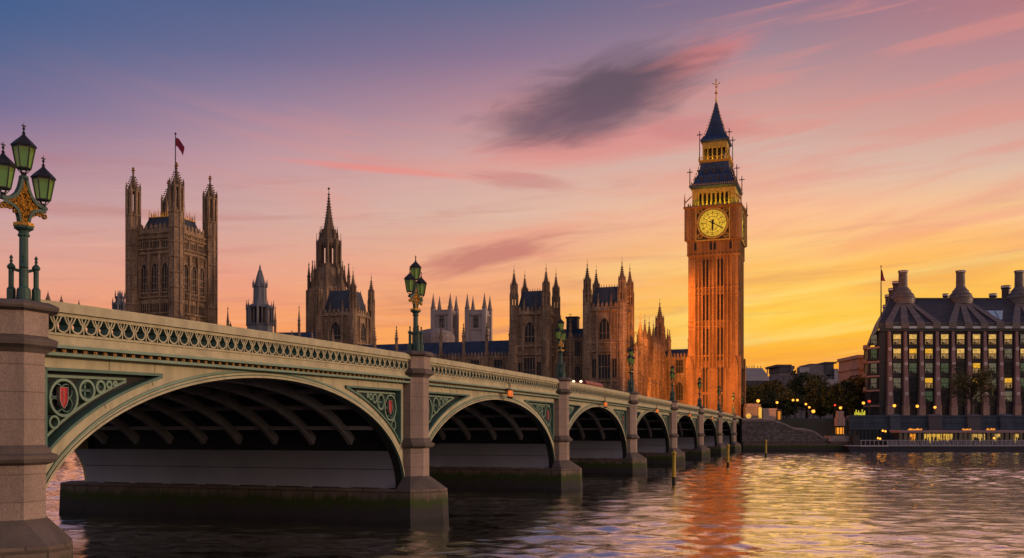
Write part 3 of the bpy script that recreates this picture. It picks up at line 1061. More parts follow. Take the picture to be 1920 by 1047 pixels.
def turret(par, x, y, r, z0, zs, zl, ztip, mats=('stone', 'stoned'), name='turret', open_stage=True, bands=6, gold=False):
    """octagonal turret: panelled shaft z0..zs, open arcaded stage zs..zl, crocketed spirelet zl..ztip"""
    mb = MB()
    mb.lathe(x, y, [(r, z0), (r, zs)], 8)
    for i in range(bands):
        z = z0 + (zs - z0) * (i + 1) / (bands + .0)
        mb.lathe(x, y, [(r * 1.05, z - .22 * r), (r * 1.13, z - .12 * r), (r * 1.13, z), (r * 1.02, z + .1 * r)], 8)
    # corner shafts
    for j in range(8):
        a = PI / 8 + 2 * PI * j / 8
        mb.box(x + r * math.cos(a) - .08 * r, x + r * math.cos(a) + .08 * r, y + r * math.sin(a) - .08 * r, y + r * math.sin(a) + .08 * r, z0, zs)
    if open_stage:
        hz = zl - zs
        stages = 2 if hz > 4.2 * r else 1
        for st in range(stages):
            za, zb = zs + hz * st / stages, zs + hz * (st + 1) / stages
            rr = r * (.88 - .14 * st)
            for j in range(8):
                a = PI / 8 + 2 * PI * j / 8
                px_, py_ = x + rr * math.cos(a), y + rr * math.sin(a)
                w = .17 * r
                mb.box(px_ - w, px_ + w, py_ - w, py_ + w, za, zb)
            mb.lathe(x, y, [(rr, zb - .34 * r), (rr * 1.18, zb - .16 * r), (rr * 1.18, zb), (rr * .9, zb + .12 * r)], 8)
            mb.lathe(x, y, [(rr * .96, za), (rr * .96, za + .55 * r)], 8)
            for j in range(8):
                a = PI / 8 + 2 * PI * j / 8
                pinnacle(mb, x + rr * 1.15 * math.cos(a), y + rr * 1.15 * math.sin(a), zb - .1 * r, .16 * r, 1.25 * r)
        re = r * (.88 - .14 * (stages - 1))
    else:
        mb.lathe(x, y, [(r, zs), (r * 1.2, zs + .15 * r), (r * 1.2, zs + .4 * r), (r, zl)], 8)
        re = r
    h = ztip - zl
    mb.lathe(x, y, [(re * .98, zl), (re * .86, zl + h * .12), (re * .60, zl + h * .26), (re * .33, zl + h * .45), (re * .17, zl + h * .64), (re * .10, zl + h * .72), (re * .26, zl + h * .745), (re * .10, zl + h * .78), (.03 * r, zl + h * .84), (.022 * r + .02, ztip)], 8, 1)
    crockets(mb, x, y, re * .86, zl + h * .12, re * .2, zl + h * .6, 4, 5, .22 * r, 1)
    if gold:
        mb.lathe(x, y, [(.1 * r, ztip - h * .2), (.3 * r, ztip - h * .15), (.12 * r, ztip - h * .10), (.22 * r, ztip - h * .06), (.02, ztip)], 6, 2)
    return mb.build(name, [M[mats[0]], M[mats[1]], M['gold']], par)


def body_bands(mb, half, zlist, e=.25, t=.5, m=0):
    for z in zlist:
        mb.frus(0, 0, z - t / 2, half + e * .4, z, half + e, m)
        mb.frus(0, 0, z, half + e, z + t / 2, half + e * .9, m)


def face_strips(mb, half, xs, z0, z1, w=.3, d=.25, m=0, faces=(0, 1, 2, 3)):
    for k in faces:
        mb.T = RZ(k * PI / 2)
        for x in xs:
            mb.box(x - w / 2, x + w / 2, -half - d, -half + .05, z0, z1, m)
        mb.T = None


def parapet_crest(mb, half, z, h, n, m=0, faces=(0, 1, 2, 3), d=.35):
    for k in faces:
        mb.T = RZ(k * PI / 2)
        mb.box(-half, half, -half - .02, -half + d, z, z + h * .35, m)
        for i in range(n):
            x = -half + 2 * half * (i + .5) / n
            w = half / n * .62
            mb.box(x - w, x + w, -half, -half + d * .8, z + h * .35, z + h * .72, m)
            mb.add([(x - w, -half, z + h * .72), (x + w, -half, z + h * .72), (x, -half + .1, z + h * 1.05), (x - w, -half + d * .8, z + h * .72), (x + w, -half + d * .8, z + h * .72)],
                   [(0, 1, 2), (1, 4, 2), (4, 3, 2), (3, 0, 2)], m)
        mb.T = None


# ------------------------------------------------------------------ great square tower with a flag
def victoria():
    Y = 345
    X = xx(323, Y)
    z = lambda p: zz(p, 338.5)
    t = thing('square_tower', 'tall square stone tower with four corner turrets and a flagpole at the far left', 'tower', (X, Y, GZ), PSI)
    o = -GZ
    hw = 8.9
    b = MB()
    b.box(-hw, hw, -hw, hw, 0, z(437) + o)
    body_bands(b, hw, [z(y) + o for y in (606, 590, 560, 552, 478, 470, 449, 440)], .7, .8)
    face_strips(b, hw, [-6.2 + i * 1.24 for i in range(11)], z(448) + o, z(440) + o, .3, .3)
    face_strips(b, hw, [-6.6, -2.25, 2.25, 6.6], z(560) + o, z(480) + o, .9, .75)
    face_strips(b, hw, (-2.25, 2.25), z(605) + o, z(480) + o, .55, .45)
    face_strips(b, hw, (-2.25, 2.25), z(470) + o, z(440) + o, .5, .35)
    face_strips(b, hw, [-5.9 + i * .8 for i in range(15)], z(490) + o, z(479) + o, .18, .22)
    parapet_crest(b, hw, z(437) + o, 3.0, 9)
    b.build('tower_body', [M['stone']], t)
    mk = window_mesh(3.3, z(495) - z(556), 2, 3, fw=.5)
    m3 = window_mesh(.72, z(455) - z(469), 0, 1, False, fw=.14)
    m4 = window_mesh(.72, z(571) - z(589), 0, 1, False, fw=.14)
    for k in (0, 1, 2, 3):
        for x in (-4.45, 0, 4.45):
            put_window(t, mk, x, z(556) + o, k, hw)
            if k in (0, 1):
                for dx in (-1.35, -.45, .45, 1.35):
                    put_window(t, m3, x + dx, z(469) + o, k, hw)
                    put_window(t, m4, x + dx, z(589) + o, k, hw)
    rf = MB()
    rf.frus(0, 0, z(436) + o, 7.4, z(408) + o, 5.6)
    rf.frus(0, 0, z(408) + o, 5.7, z(406) + o, 5.7)
    rr = rf.build('roof', [M['slate']], t)
    cr = MB()
    for k in range(4):
        cr.T = RZ(k * PI / 2)
        cr.box(-5.6, 5.6, -5.65, -5.45, z(406) + o, z(404.5) + o)
        for i in range(12):
            x = -5.4 + i * .98
            pinnacle(cr, x, -5.55, z(405) + o, .22, 2.0 if i % 4 else 3.2)
        cr.T = None
    cr.build('gilded_cresting', [M['gold']], rr)
    R_ = 2.45
    for sx, sy, dz in ((-1, -1, 0), (1, -1, 0), (1, 1, 0), (-1, 1, 0)):
        Yt = 345
        turret(t, sx * (hw + .35), sy * (hw + .35), R_, 0, z(404) + o, z(357) + o, z(312) + o, bands=14, gold=True)
    f = thing('flagpole', 'tall flagpole with a dark red flag on the square tower', 'flagpole', (X + .8, Y + 1, z(406)), PSI)
    p = MB()
    hh = z(240) - z(406)
    p.lathe(0, 0, [(.26, -1.0), (.24, hh * .5), (.14, hh)], 8)
    p.ball((0, 0, hh + .25), .42)
    for j in range(4):
        a = PI / 4 + PI / 2 * j
        p.bar((0, 0, hh * .68), (4.4 * math.cos(a), 4.4 * math.sin(a), 0), .06)
        p.bar((3.6 * math.cos(a), 3.6 * math.sin(a), 0), (0, 0, hh * .28), .35)
    p.build('pole', [M['iron']], f)
    flag_mesh(f, hh - 1.2, 3.6, 6.2)


def flag_mesh(par, ztop, wid, drop):
    fl = MB()
    n, k = 10, 6
    vs, fs = [], []
    for i in range(n + 1):
        for j in range(k + 1):
            u, v = i / n, j / k
            x = .15 + wid * u * (1 - .25 * v)
            zf = ztop - drop * (.30 * v * 1.6 + u * u * .55 + .05 * u)
            y = .45 * math.sin(u * 7 + v * 1.5) * u
            vs.append((x, y, zf))
    for i in range(n):
        for j in range(k):
            a = i * (k + 1) + j
            fs.append((a, a + 1, a + k + 2, a + k + 1))
    fl.add(vs, fs)
    fl.build('flag', [M['flag']], par)


M['flag'] = mat('dark_red_flag', (.30, .02, .05), (.16, .012, .05), .8, .8, bump=.05)
victoria()


# ------------------------------------------------------------------ clock tower
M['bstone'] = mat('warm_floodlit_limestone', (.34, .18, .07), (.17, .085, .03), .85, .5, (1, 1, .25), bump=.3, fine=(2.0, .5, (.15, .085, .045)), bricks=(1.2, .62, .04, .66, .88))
M['bdark'] = mat('recessed_slit', (.03, .02, .016), rough=.8)
M['dial'] = mat('lit_opal_dial', (.10, .07, .02), rough=.5, emit=(1.0, .58, .035), es=.95, bump=0)
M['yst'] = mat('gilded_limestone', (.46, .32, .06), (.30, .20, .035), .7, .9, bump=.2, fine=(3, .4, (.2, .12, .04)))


def clock_tower():
    Y, s = 267, F / 267
    X = xx(1343, Y)
    z = lambda p: zz(p, float(np.interp(p, [148, 262, 303, 346, 390, 800], [267, 264.5, 263.5, 261.3, 260.3, 260.3]))) - GZ
    t = thing('clock_tower', 'tall orange floodlit clock tower with lit yellow dials and a blue iron spire', 'clock tower', (X, Y, GZ), PSI)
    hw = 6.35
    b = MB()
    zs, zc0 = z(476), z(449)
    b.frus(0, 0, 0, hw, zs, hw)
    # corner piers
    for sx in (-1, 1):
        for sy in (-1, 1):
            b.box(sx * hw - .95, sx * hw + .95, sy * hw - .95, sy * hw + .95, 0, zs) if False else b.box(min(sx * (hw - 1.35), sx * (hw + .28)), max(sx * (hw - 1.35), sx * (hw + .28)), min(sy * (hw - 1.35), sy * (hw + .28)), max(sy * (hw - 1.35), sy * (hw + .28)), 0, zs)
    fields = [(z(676), z(616)), (z(599), z(552)), (z(535), z(487)), (z(735), z(690)), (z(800), z(740))]
    stripx = [-4.55, -3.3, -2.05, -.8, .8, 2.05, 3.3, 4.55]
    face_strips(b, hw, [-4.9, -3.9, -2.9, -1.95, -1.0, 0, 1.0, 1.95, 2.9, 3.9, 4.9], 0, zs, .36, .6)
    for zA, zB in fields:
        for x in (-4.4, -3.4, -.5, .5, 3.4, 4.4):
            for zz__ in (zA, zB - .5):
                for k in range(4):
                    b.T = RZ(k * PI / 2)
                    b.box(x - .35, x + .35, -hw - .2, -hw + .02, zz__, zz__ + .35)
                    b.T = None
    body_bands(b, hw, [z(y) for y in (737, 687, 667, 612, 602, 550, 539)], .42, .55)
    for zb in ((z(676), z(667)), (z(611), z(602)), (z(550), z(540))):
        face_strips(b, hw, [-4.7 + i * .94 for i in range(11)], zb[0], zb[1], .5, .3)
    # widened foot with gablets
    b.frus(0, 0, 0, hw + .75, z(692), hw + .55)
    b.frus(0, 0, z(692), hw + .55, z(686), hw + .1)
    face_strips(b, hw + .55, [-5.6, -3.4, -1.15, 1.15, 3.4, 5.6], 0, z(692), .5, .3)
    for k in range(4):
        b.T = RZ(k * PI / 2)
        for x in (-6.0, 6.0):
            b.box(x - .75, x + .75, -hw - 1.0, -hw + .2, 0, z(690))
            b.plate([(x - .9, z(690)), (x + .9, z(690)), (x, z(668))], -hw - 1.0, -hw + .1)
        b.T = None
    # corbelled arcade below the dials
    b.frus(0, 0, zs - .8, hw + .2, zs, hw + .75)
    b.frus(0, 0, zs, hw + .35, zc0, hw + .40)
    face_strips(b, hw + .40, [-6.3 + i * 1.05 for i in range(13)], zs, zc0, .34, .3)
    b.frus(0, 0, zc0 - .35, hw + .6, zc0, hw + 1.05)
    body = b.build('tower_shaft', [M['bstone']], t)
    # slit windows
    for zA, zB in fields:
        me = window_mesh(.46, zB - zA, 0, 2, False, frame='bdark', fw=.05)
        for k in range(4):
            for x in (-2.42, -1.47, 1.47, 2.42):
                put_window(t, me, x, zA, k, hw if zB > z(690) + .1 else hw + .68)
    me = window_mesh(.85, 2.2, 0, 0, True, frame='bstone', fw=.12)
    for k in (0, 1):
        for x in (-4.7, -.52, .52, 4.7):
            put_window(t, me, x, zs + 1.1, k, hw + .39)
    # clock stage
    zc1 = z(390)
    hc = hw + .62
    c = MB()
    c.box(-hc, hc, -hc, hc, zc0, zc1)
    for sx in (-1, 1):
        for sy in (-1, 1):
            c.lathe(sx * (hc - .35), sy * (hc - .35), [(1.15, zc0), (1.15, zc1 + .6)], 8)
    for k in range(4):
        c.T = RZ(k * PI / 2)
        for x in (-6.55, -5.0, 5.0, 6.55):
            c.box(x - .22, x + .22, -hc - .28, -hc + .1, zc0, zc1)
        for i in range(3):
            for x in (-5.77, 5.77):
                c.box(x - .5, x + .5, -hc - .16, -hc + .1, zc0 + 1.2 + i * 2.6, zc0 + 1.9 + i * 2.6)
        c.T = None
    c.frus(0, 0, zc1 - .1, hc + .3, zc1 + .35, hc + .95)
    c.frus(0, 0, zc1 + .351, hc + .95, zc1 + .7, hc + .8)
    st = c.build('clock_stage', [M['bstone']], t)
    zc = z(418.5)
    rd = 3.75
    for k in range(4):
        fr = MB()
        fr.stroke([(-4.5, zc - 4.6), (4.5, zc - 4.6), (4.5, zc + 4.5), (-4.5, zc + 4.5)], .5, -hc - .42, -hc + .02, 0, closed=True)
        fr.box(-4.4, 4.4, -hc - .12, -hc + .03, zc - 4.5, zc + 4.4, 1)
        fr.stroke(circ(0, zc, rd + .28, 40), .5, -hc - .36, -hc - .1, 0, closed=True)
        for sx in (-1, 1):
            for sz in (-1, 1):
                for r in (.72, .4):
                    fr.stroke(circ(sx * 3.45, zc + sz * 3.4, r, 12), .14, -hc - .26, -hc - .1, 0, closed=True)
        fo = fr.build('dial_frame', [M['yst'], M['bdark']], st, (0, 0, 0), k * PI / 2)
        d = MB()
        d.plate(circ(0, zc, rd + .04, 40), -hc - .2, -hc - .1)
        do = d.build('clock_dial', [M['dial']], fo)
        n = MB()
        yf, yb = -hc - .25, -hc - .19
        for r, w in ((rd - .05, .14), (rd * .83, .05), (rd * .70, .07), (rd * .47, .09)):
            n.stroke(circ(0, zc, r, 40), w, yf, yb, closed=True)
        for i in range(12):
            a = 2 * PI * i / 12
            n.stroke([(rd * .47 * math.sin(a), zc + rd * .47 * math.cos(a)), (rd * .84 * math.sin(a), zc + rd * .84 * math.cos(a))], .09, yf, yb)
        for i in range(60):
            a = 2 * PI * i / 60
            n.stroke([(rd * .86 * math.sin(a), zc + rd * .86 * math.cos(a)), (rd * .97 * math.sin(a), zc + rd * .97 * math.cos(a))], .045, yf, yb)
        # roman numerals
        NUM = ['XII', 'I', 'II', 'III', 'IIII', 'V', 'VI', 'VII', 'VIII', 'IX', 'X', 'XI']
        for i, txt in enumerate(NUM):
            a = 2 * PI * i / 12
            er, et = Vector((math.sin(a), math.cos(a))), Vector((math.cos(a), -math.sin(a)))
            wds = [.13 if ch == 'I' else .3 for ch in txt]
            x0 = -sum(wds) / 2
            for ch, wd in zip(txt, wds):
                P = lambda u, v: tuple(Vector((0, zc)) + er * (rd * (.71 + .12 * v)) + et * (x0 + wd * u))
                if ch == 'I':
                    n.stroke([P(.5, 0), P(.5, 1)], .055, yf, yb)
                elif ch == 'V':
                    n.stroke([P(.1, 1), P(.5, 0), P(.9, 1)], .055, yf, yb)
                else:
                    n.stroke([P(.1, 1), P(.9, 0)], .055, yf, yb)
                    n.stroke([P(.1, 0), P(.9, 1)], .04, yf, yb)
                x0 += wd
        n.build('numerals', [M['iron']], do)
        # hands: hour hand just past six, minute hand at twenty past
        for ln, ang, w, tail in ((rd * .60, R(182), .34, .9), (rd * .93, R(120), .18, 1.0)):
            h = MB()
            dx, dz = math.sin(ang), math.cos(ang)
            nx, nz = dz, -dx
            pts = [(-tail * dx + nx * w, zc - tail * dz + nz * w), (nx * w * .6, zc + nz * w * .6), (dx * ln * .75 + nx * w * .75, zc + dz * ln * .75 + nz * w * .75), (dx * ln, zc + dz * ln),
                   (dx * ln * .75 - nx * w * .75, zc + dz * ln * .75 - nz * w * .75), (-nx * w * .6, zc - nz * w * .6), (-tail * dx - nx * w, zc - tail * dz - nz * w)]
            h.plate(pts, -hc - (.34 if w > .2 else .42), -hc - (.29 if w > .2 else .37))
            h.plate(circ(0, zc, .36, 14), -hc - .45, -hc - .26)
            h.build('clock_hand', [M['iron']], do)
    # belfry
    zb0, zb1 = z(384), z(352)
    hb = 5.75
    e = MB()
    e.box(-hb + 1.1, hb - 1.1, -hb + 1.1, hb - 1.1, zc1, zb1, 1)
    for k in range(4):
        e.T = RZ(k * PI / 2)
        for i in range(8):
            x = -4.13 + i * 1.18
            e.box(x - .22, x + .22, -hb, -hb + .8, zc1, zb1 - .9)
        for i in range(7):
            x = -3.54 + i * 1.18
            pa = gothic_poly(.78, 1.2)
            e.stroke([(x + p, zb1 - 2.2 + q_) for p, q_ in pa[2:]] + [(x - .39, zb1 - 2.2 + pa[2][1])], .16, -hb, -hb + .5)
        e.box(-hb, hb, -hb - .05, -hb + .9, zb1 - 1.0, zb1)
        e.box(-hb, -hb + 1.25, -hb - .02, -hb + 1.2, zc1, zb1)
        e.box(-hb, hb, -hb - .6, -hb + .7, zc1 + .6, zb0 - .2, 0)
        for i in range(26):
            x = -6.6 + i * .528
            e.lathe(x, -hb - 1.0, [(.17, zc1 + .55), (.17, zc1 + 1.2), (.05, zc1 + 1.75)], 4)
        e.box(-6.9, 6.9, -hb - 1.1, -hb - .85, zc1 + .55, zc1 + .8)
        e.T = None
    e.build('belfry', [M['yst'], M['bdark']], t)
    # lower roof
    ra, rb = z(346), z(303)
    rf = MB()
    rf.loft([[(sx * w, sy * w, zz_) for sx, sy in ((-1, -1), (1, -1), (1, 1), (-1, 1))] for w, zz_ in ((hb + .1, ra - .85), (hb + .75, ra - .3), (hb + .78, ra), (5.55, ra + .9), (4.7, ra + 3.0), (4.1, (ra + rb) / 2 + .6), (3.75, rb))])
    ro = rf.build('lower_roof', [M['lead']], t)
    dm = MB()
    dm.box(-.38, .38, -.12, .9, 0, 1.1)
    dm.plate([(-.5, 1.1), (.5, 1.1), (0, 1.8)], -.2, 1.2)
    dm.box(-.2, .2, -.15, -.11, .1, 1.0, 1)
    dme = dm.mesh('dormer', [M['lead'], M['bdark']])
    dm = MB()
    for k in range(4):
        dm.T = RZ(k * PI / 2)
        for row, zr, w, xs_ in ((0, ra + 1.2, 5.3, (-3.3, -1.1, 1.1, 3.3)), (1, ra + 3.6, 4.55, (-2.1, 0, 2.1))):
            for x in xs_:
                link('dormer', dme, ro, dm.T @ Vector((x, -w, zr)), k * PI / 2)
        dm.box(-6.6, 6.6, -hb - .72, -hb - .52, ra - .05, ra + .1, 2)
        for i in range(24):
            x = -6.3 + i * .548
            dm.lathe(x, -hb - .62, [(.1, ra - .02), (.1, ra + .3), (.02, ra + .6)], 4, 2)
        dm.T = None
    for sx in (-1, 1):
        for sy in (-1, 1):
            for i in range(7):
                f = i / 7
                w = 5.9 - 2.1 * f ** .75
                dm.frus(sx * w, sy * w, ra + .7 + (rb - ra - .7) * f, .16, ra + 1.3 + (rb - ra - .7) * f, .05, 2)
    dm.build('roof_cresting', [M['lead'], M['bdark'], M['gold']], ro)
    # gallery
    ga, gb = rb, z(267)
    hg = 3.3
    g = MB()
    g.frus(0, 0, ga - .1, hg + .5, ga + .25, hg + 1.0)
    g.frus(0, 0, ga + .25, hg + 1.0, ga + .5, hg + 1.0)
    g.box(-hg + 1.2, hg - 1.2, -hg + 1.2, hg - 1.2, ga, gb, 1)
    for k in range(4):
        g.T = RZ(k * PI / 2)
        for i in range(6):
            x = -hg + .2 + i * (2 * hg - .4) / 5
            g.box(x - .17, x + .17, -hg, -hg + .4, ga + .4, gb)
        g.box(-hg, hg, -hg - .03, -hg + .5, gb - 1.6, gb)
        for i in range(13):
            x = -hg - .8 + i * (2 * hg + 1.6) / 12
            g.box(x - .07, x + .07, -hg - .95, -hg - .8, ga + .5, ga + 1.4, 2)
        g.box(-hg - .9, hg + .9, -hg - .95, -hg - .8, ga + 1.25, ga + 1.4, 2)
        g.T = None
    g.build('lantern_gallery', [M['yst'], M['bdark'], M['gold']], t)
    # spire
    sp = MB()
    zt_, ztop = z(262), z(190)
    sp.loft([[(sx * w, sy * w, zz_) for sx, sy in ((-1, -1), (1, -1), (1, 1), (-1, 1))] for w, zz_ in
             ((hg + .1, gb - .05), (hg + .55, gb + .3), (hg + .55, zt_), (2.75, zt_ + 1.4), (2.0, zt_ + 3.6), (1.25, zt_ + 6.4), (.62, zt_ + 9.0), (.22, ztop))])
    spo = sp.build('spire', [M['lead']], t)
    fi = MB()
    for zr, w, xs_ in ((zt_ + 1.8, 2.6, (-1.2, 0, 1.2)), (zt_ + 4.2, 1.85, (-.6, .6))):
        for k in range(4):
            fi.T = RZ(k * PI / 2)
            for x in xs_:
                fi.plate([(x - .25, zr), (x + .25, zr), (x, zr + .7)], -w - .1, -w + .6, 1)
            fi.T = None
    for sx in (-1, 1):
        for sy in (-1, 1):
            for i in range(12):
                f = i / 12
                w = 2.9 * (1 - f) ** 1.25 + .25
                fi.frus(sx * w, sy * w, zt_ + .8 + (ztop - zt_ - 1) * f, .13, zt_ + 1.3 + (ztop - zt_ - 1) * f, .04)
    tp = z(148)
    h = tp - ztop
    fi.lathe(0, 0, [(.3, ztop - .3), (.18, ztop + h * .2), (.16, ztop + h * .35), (.42, ztop + h * .38), (.42, ztop + h * .42), (.15, ztop + h * .46), (.12, ztop + h * .6), (.28, ztop + h * .64), (.1, ztop + h * .68), (.07, ztop + h * .9), (.22, ztop + h * .92), (.22, ztop + h * .95), (.03, tp)], 8)
    for k in range(4):
        fi.T = RZ(k * PI / 2)
        fi.bar((0, 0, ztop + h * .74), (.9, 0, ztop + h * .8), .12)
        fi.ball((.95, 0, ztop + h * .81), .17)
        fi.bar((0, 0, ztop + h * .62), (.45, 0, ztop + h * .70), .1)
        fi.T = None
    fi.build('gilded_finial', [M['gold'], M['lead']], spo)
    # corner pinnacles of the three stages
    cp = [(hc + .55, zc1 + .6, .32, z(352) + 1.2), (hb + .55, ra - .6, .16, z(316)), (hg + .7, ga + .4, .14, z(247))]
    for i, (w, za, r, zb) in enumerate(cp):
        for sx in (-1, 1):
            for sy in (-1, 1):
                p = MB()
                if i == 0:
                    pinnacle(p, sx * w, sy * w, za, r, zb - za - 2.5)
                    p.bar((sx * (w - .1), sy * (w - .1), za + 1.2), (sx * (w - 1.6), sy * (w - 1.6), za + 3.2), .25)
                else:
                    p.lathe(sx * w, sy * w, [(r * 1.4, za), (r, za + .8), (r * .7, zb)], 6)
                    for dx, dy in ((1, 0), (-1, 0), (0, 1), (0, -1)):
                        p.bar((sx * w, sy * w, zb - 1.0), (sx * w + dx * .62, sy * w + dy * .62, zb - 1.0), .16)
                        p.ball((sx * w + dx * .62, sy * w + dy * .62, zb - 1.0), .16)
                p.build('corner_pinnacle', [M['iron'] if i else M['bstone']], t)
    # real lamps: flood lights behind the belfry balustrade and in the gallery
    for k in range(4):
        for zl, dd, en, cl, sz in ((zc1 + 1.0, hb + .75, 240, (1, .70, .012), 9), (ga + .55, hg + .7, 110, (1, .58, .06), 5)):
            l = bpy.data.lights.new('gallery_light', 'AREA')
            l.shape = 'RECTANGLE'
            l.size, l.size_y = sz, .25
            l.energy = en
            l.color = cl
            lo = bpy.data.objects.new('gallery_light', l)
            T = RZ(PSI + k * PI / 2)
            lo.location = Vector((X, Y, GZ + zl)) + T @ Vector((0, -dd, 0))
            lo.rotation_euler = (Matrix.Rotation(PSI + k * PI / 2, 3, 'Z') @ Matrix.Rotation(R(180 - 22), 3, 'X')).to_euler()
            COL.objects.link(lo)


clock_tower()


# ------------------------------------------------------------------ flood lights that throw the orange on the tower and the wing
def floodlight(p, target, energy, spot, label, blend=.6, col=(1.0, .30, .045), post=1.2):
    p, target = Vector(p), Vector(target)
    d = (target - p).normalized()
    t = thing('floodlight', label, 'floodlight', p - Vector((0, 0, post)), math.atan2(d.y, d.x) - PI / 2, 'orange flood lights trained on the clock tower')
    b = MB()
    b.box(-.06, .06, -.06, .06, 0, post - .3)
    b.box(-.25, .25, -.25, .25, 0, .06)
    b.build('post', [M['iron']], t)
    b = MB()
    b.loft([[(sx * w, y, post - .05 + sz * h) for sx, sz in ((-1, -1), (1, -1), (1, 1), (-1, 1))] for w, h, y in ((.2, .15, -.75), (.35, .27, -.45))])
    b.build('housing', [M['iron']], t)
    l = bpy.data.lights.new('floodlight_beam', 'SPOT')
    l.energy = energy
    l.color = col
    l.spot_size = R(spot)
    l.spot_blend = blend
    l.shadow_soft_size = .3
    o = bpy.data.objects.new('floodlight_beam', l)
    o.location = p
    o.rotation_euler = d.to_track_quat('-Z', 'Y').to_euler()
    COL.objects.link(o)


TW = Vector((xx(1343, 267), 267, 0))
floodlight(bp_(192, 9, 9.85), TW + Vector((-1, -5, 36)), 205000, 70, 'orange flood light on a post on the bridge facing the clock tower, farther from it')
floodlight((31.3, 258.6, 40.6), TW + Vector((0, -4, 30)), 85000, 105, 'orange flood light on the parapet of the right river pavilion facing the clock tower', post=1.0)
floodlight((44.3, 263.6, 9.6), (42.6, 288, 17), 20000, 80, 'orange flood light at the river wall facing the turreted palace wing')
floodlight((86, 262, 9.8), TW + Vector((6, -2, 30)), 9000, 60, 'orange flood light on the bank to the right of the clock tower')


# ------------------------------------------------------------------ river front pavilions
EX, EY = Vector((math.cos(PSI), math.sin(PSI), 0)), Vector((-math.sin(PSI), math.cos(PSI), 0))


def pavilion(px, Y, hw, zp, ztip, label, zroof, win=True):
    X = xx(px, Y)
    t = thing('palace_pavilion', label, 'pavilion', (X, Y, GZ), PSI, 'turreted pavilions of the palace')
    o = -GZ
    b = MB()
    zp += o
    ztip += o
    zroof += o
    b.box(-hw, hw, -hw, hw, 0, zp)
    body_bands(b, hw, [zp - .4, zp - 9.2, zp - 11.4, zp - 19.5, zp - 22], .6, .6)
    xs = [-hw * .80, -hw * .74, -hw * .42, -hw * .37, hw * .37, hw * .42, hw * .74, hw * .80]
    face_strips(b, hw, [-hw * .66, -hw * .58, -hw * .5, hw * .5, hw * .58, hw * .66], zp - 9, zp - 1, .2, .2)
    face_strips(b, hw, xs, 0, zp - .5, .3, .5)
    face_strips(b, hw, [-hw * .9 + hw * 1.8 * i / 9 for i in range(10)], zp - 11.3, zp - 9.3, .22, .22)
    face_strips(b, hw, [-hw * .9 + hw * 1.8 * i / 9 for i in range(10)], zp - 22, zp - 19.8, .22, .22)
    parapet_crest(b, hw - .02, zp, 1.9, 8)
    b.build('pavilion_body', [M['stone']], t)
    me1 = window_mesh(hw * .62, 5.8, 2, 1, fw=.24)
    me2 = window_mesh(hw * .70, 6.6, 3, 1, False, fw=.24)
    me3 = window_mesh(hw * .28, 5.0, 1, 1, False, fw=.18)
    for k in (0, 1, 2, 3):
        put_window(t, me1, 0, zp - 8.1, k, hw)
        put_window(t, me2, 0, zp - 18.8, k, hw)
        for x in (-hw * .57, hw * .57):
            put_window(t, me3, x, zp - 18.4, k, hw)
        if k < 2:
            put_window(t, me2, 0, zp - 29.5, k, hw)
    r = MB()
    w = hw * .86
    r.loft([[(sx * a, sy * c, z) for sx, sy in ((-1, -1), (1, -1), (1, 1), (-1, 1))] for a, c, z in ((w, w, zp + .3), (w * .72, w * .62, zroof))])
    ro = r.build('roof', [M['slate']], t)
    c = MB()
    for sy in (-1, 1):
        for i in range(9):
            x = -w * .7 + w * 1.4 * i / 8
            c.frus(x, sy * w * .6, zroof, .1, zroof + .8, .02)
    for sx in (-1, 1):
        c.lathe(sx * w * .72, 0, [(.12, zroof - .1), (.12, zroof + 1.2), (.35, zroof + 1.4), (.06, zroof + 1.7), (.02, zroof + 2.8)], 6)
    c.build('roof_cresting', [M['stoned']], ro)
    for sx in (-1, 1):
        for sy in (-1, 1):
            turret(t, sx * (hw - .1), sy * (hw - .1), 1.12, 0, zp + 1.6, zp + (ztip - zp) * .55, ztip, bands=9)
    for k in (0, 1, 2):
        for x in (-hw * .36, hw * .36):
            p = MB()
            p.T = RZ(k * PI / 2)
            pinnacle(p, x, -hw + .25, zp - .2, .5, 4.6)
            p.T = None
            p.build('parapet_pinnacle', [M['stone']], t)


YP = 262
pavilion(1003.5, YP + 3.5, 4.7, zz(588, YP), zz(497, YP), 'left of the two big river pavilions with four spiked turrets', zz(545, YP))
pavilion(1141.5, YP + 1, 4.9, zz(583, YP), zz(489, YP), 'right of the two big river pavilions with four spiked turrets, its side lit orange', zz(540, YP))
pavilion(648, 312, 6.2, zz(594, 312), zz(508, 312), 'square turreted pavilion standing in front of the central octagonal spire', zz(548, 312))


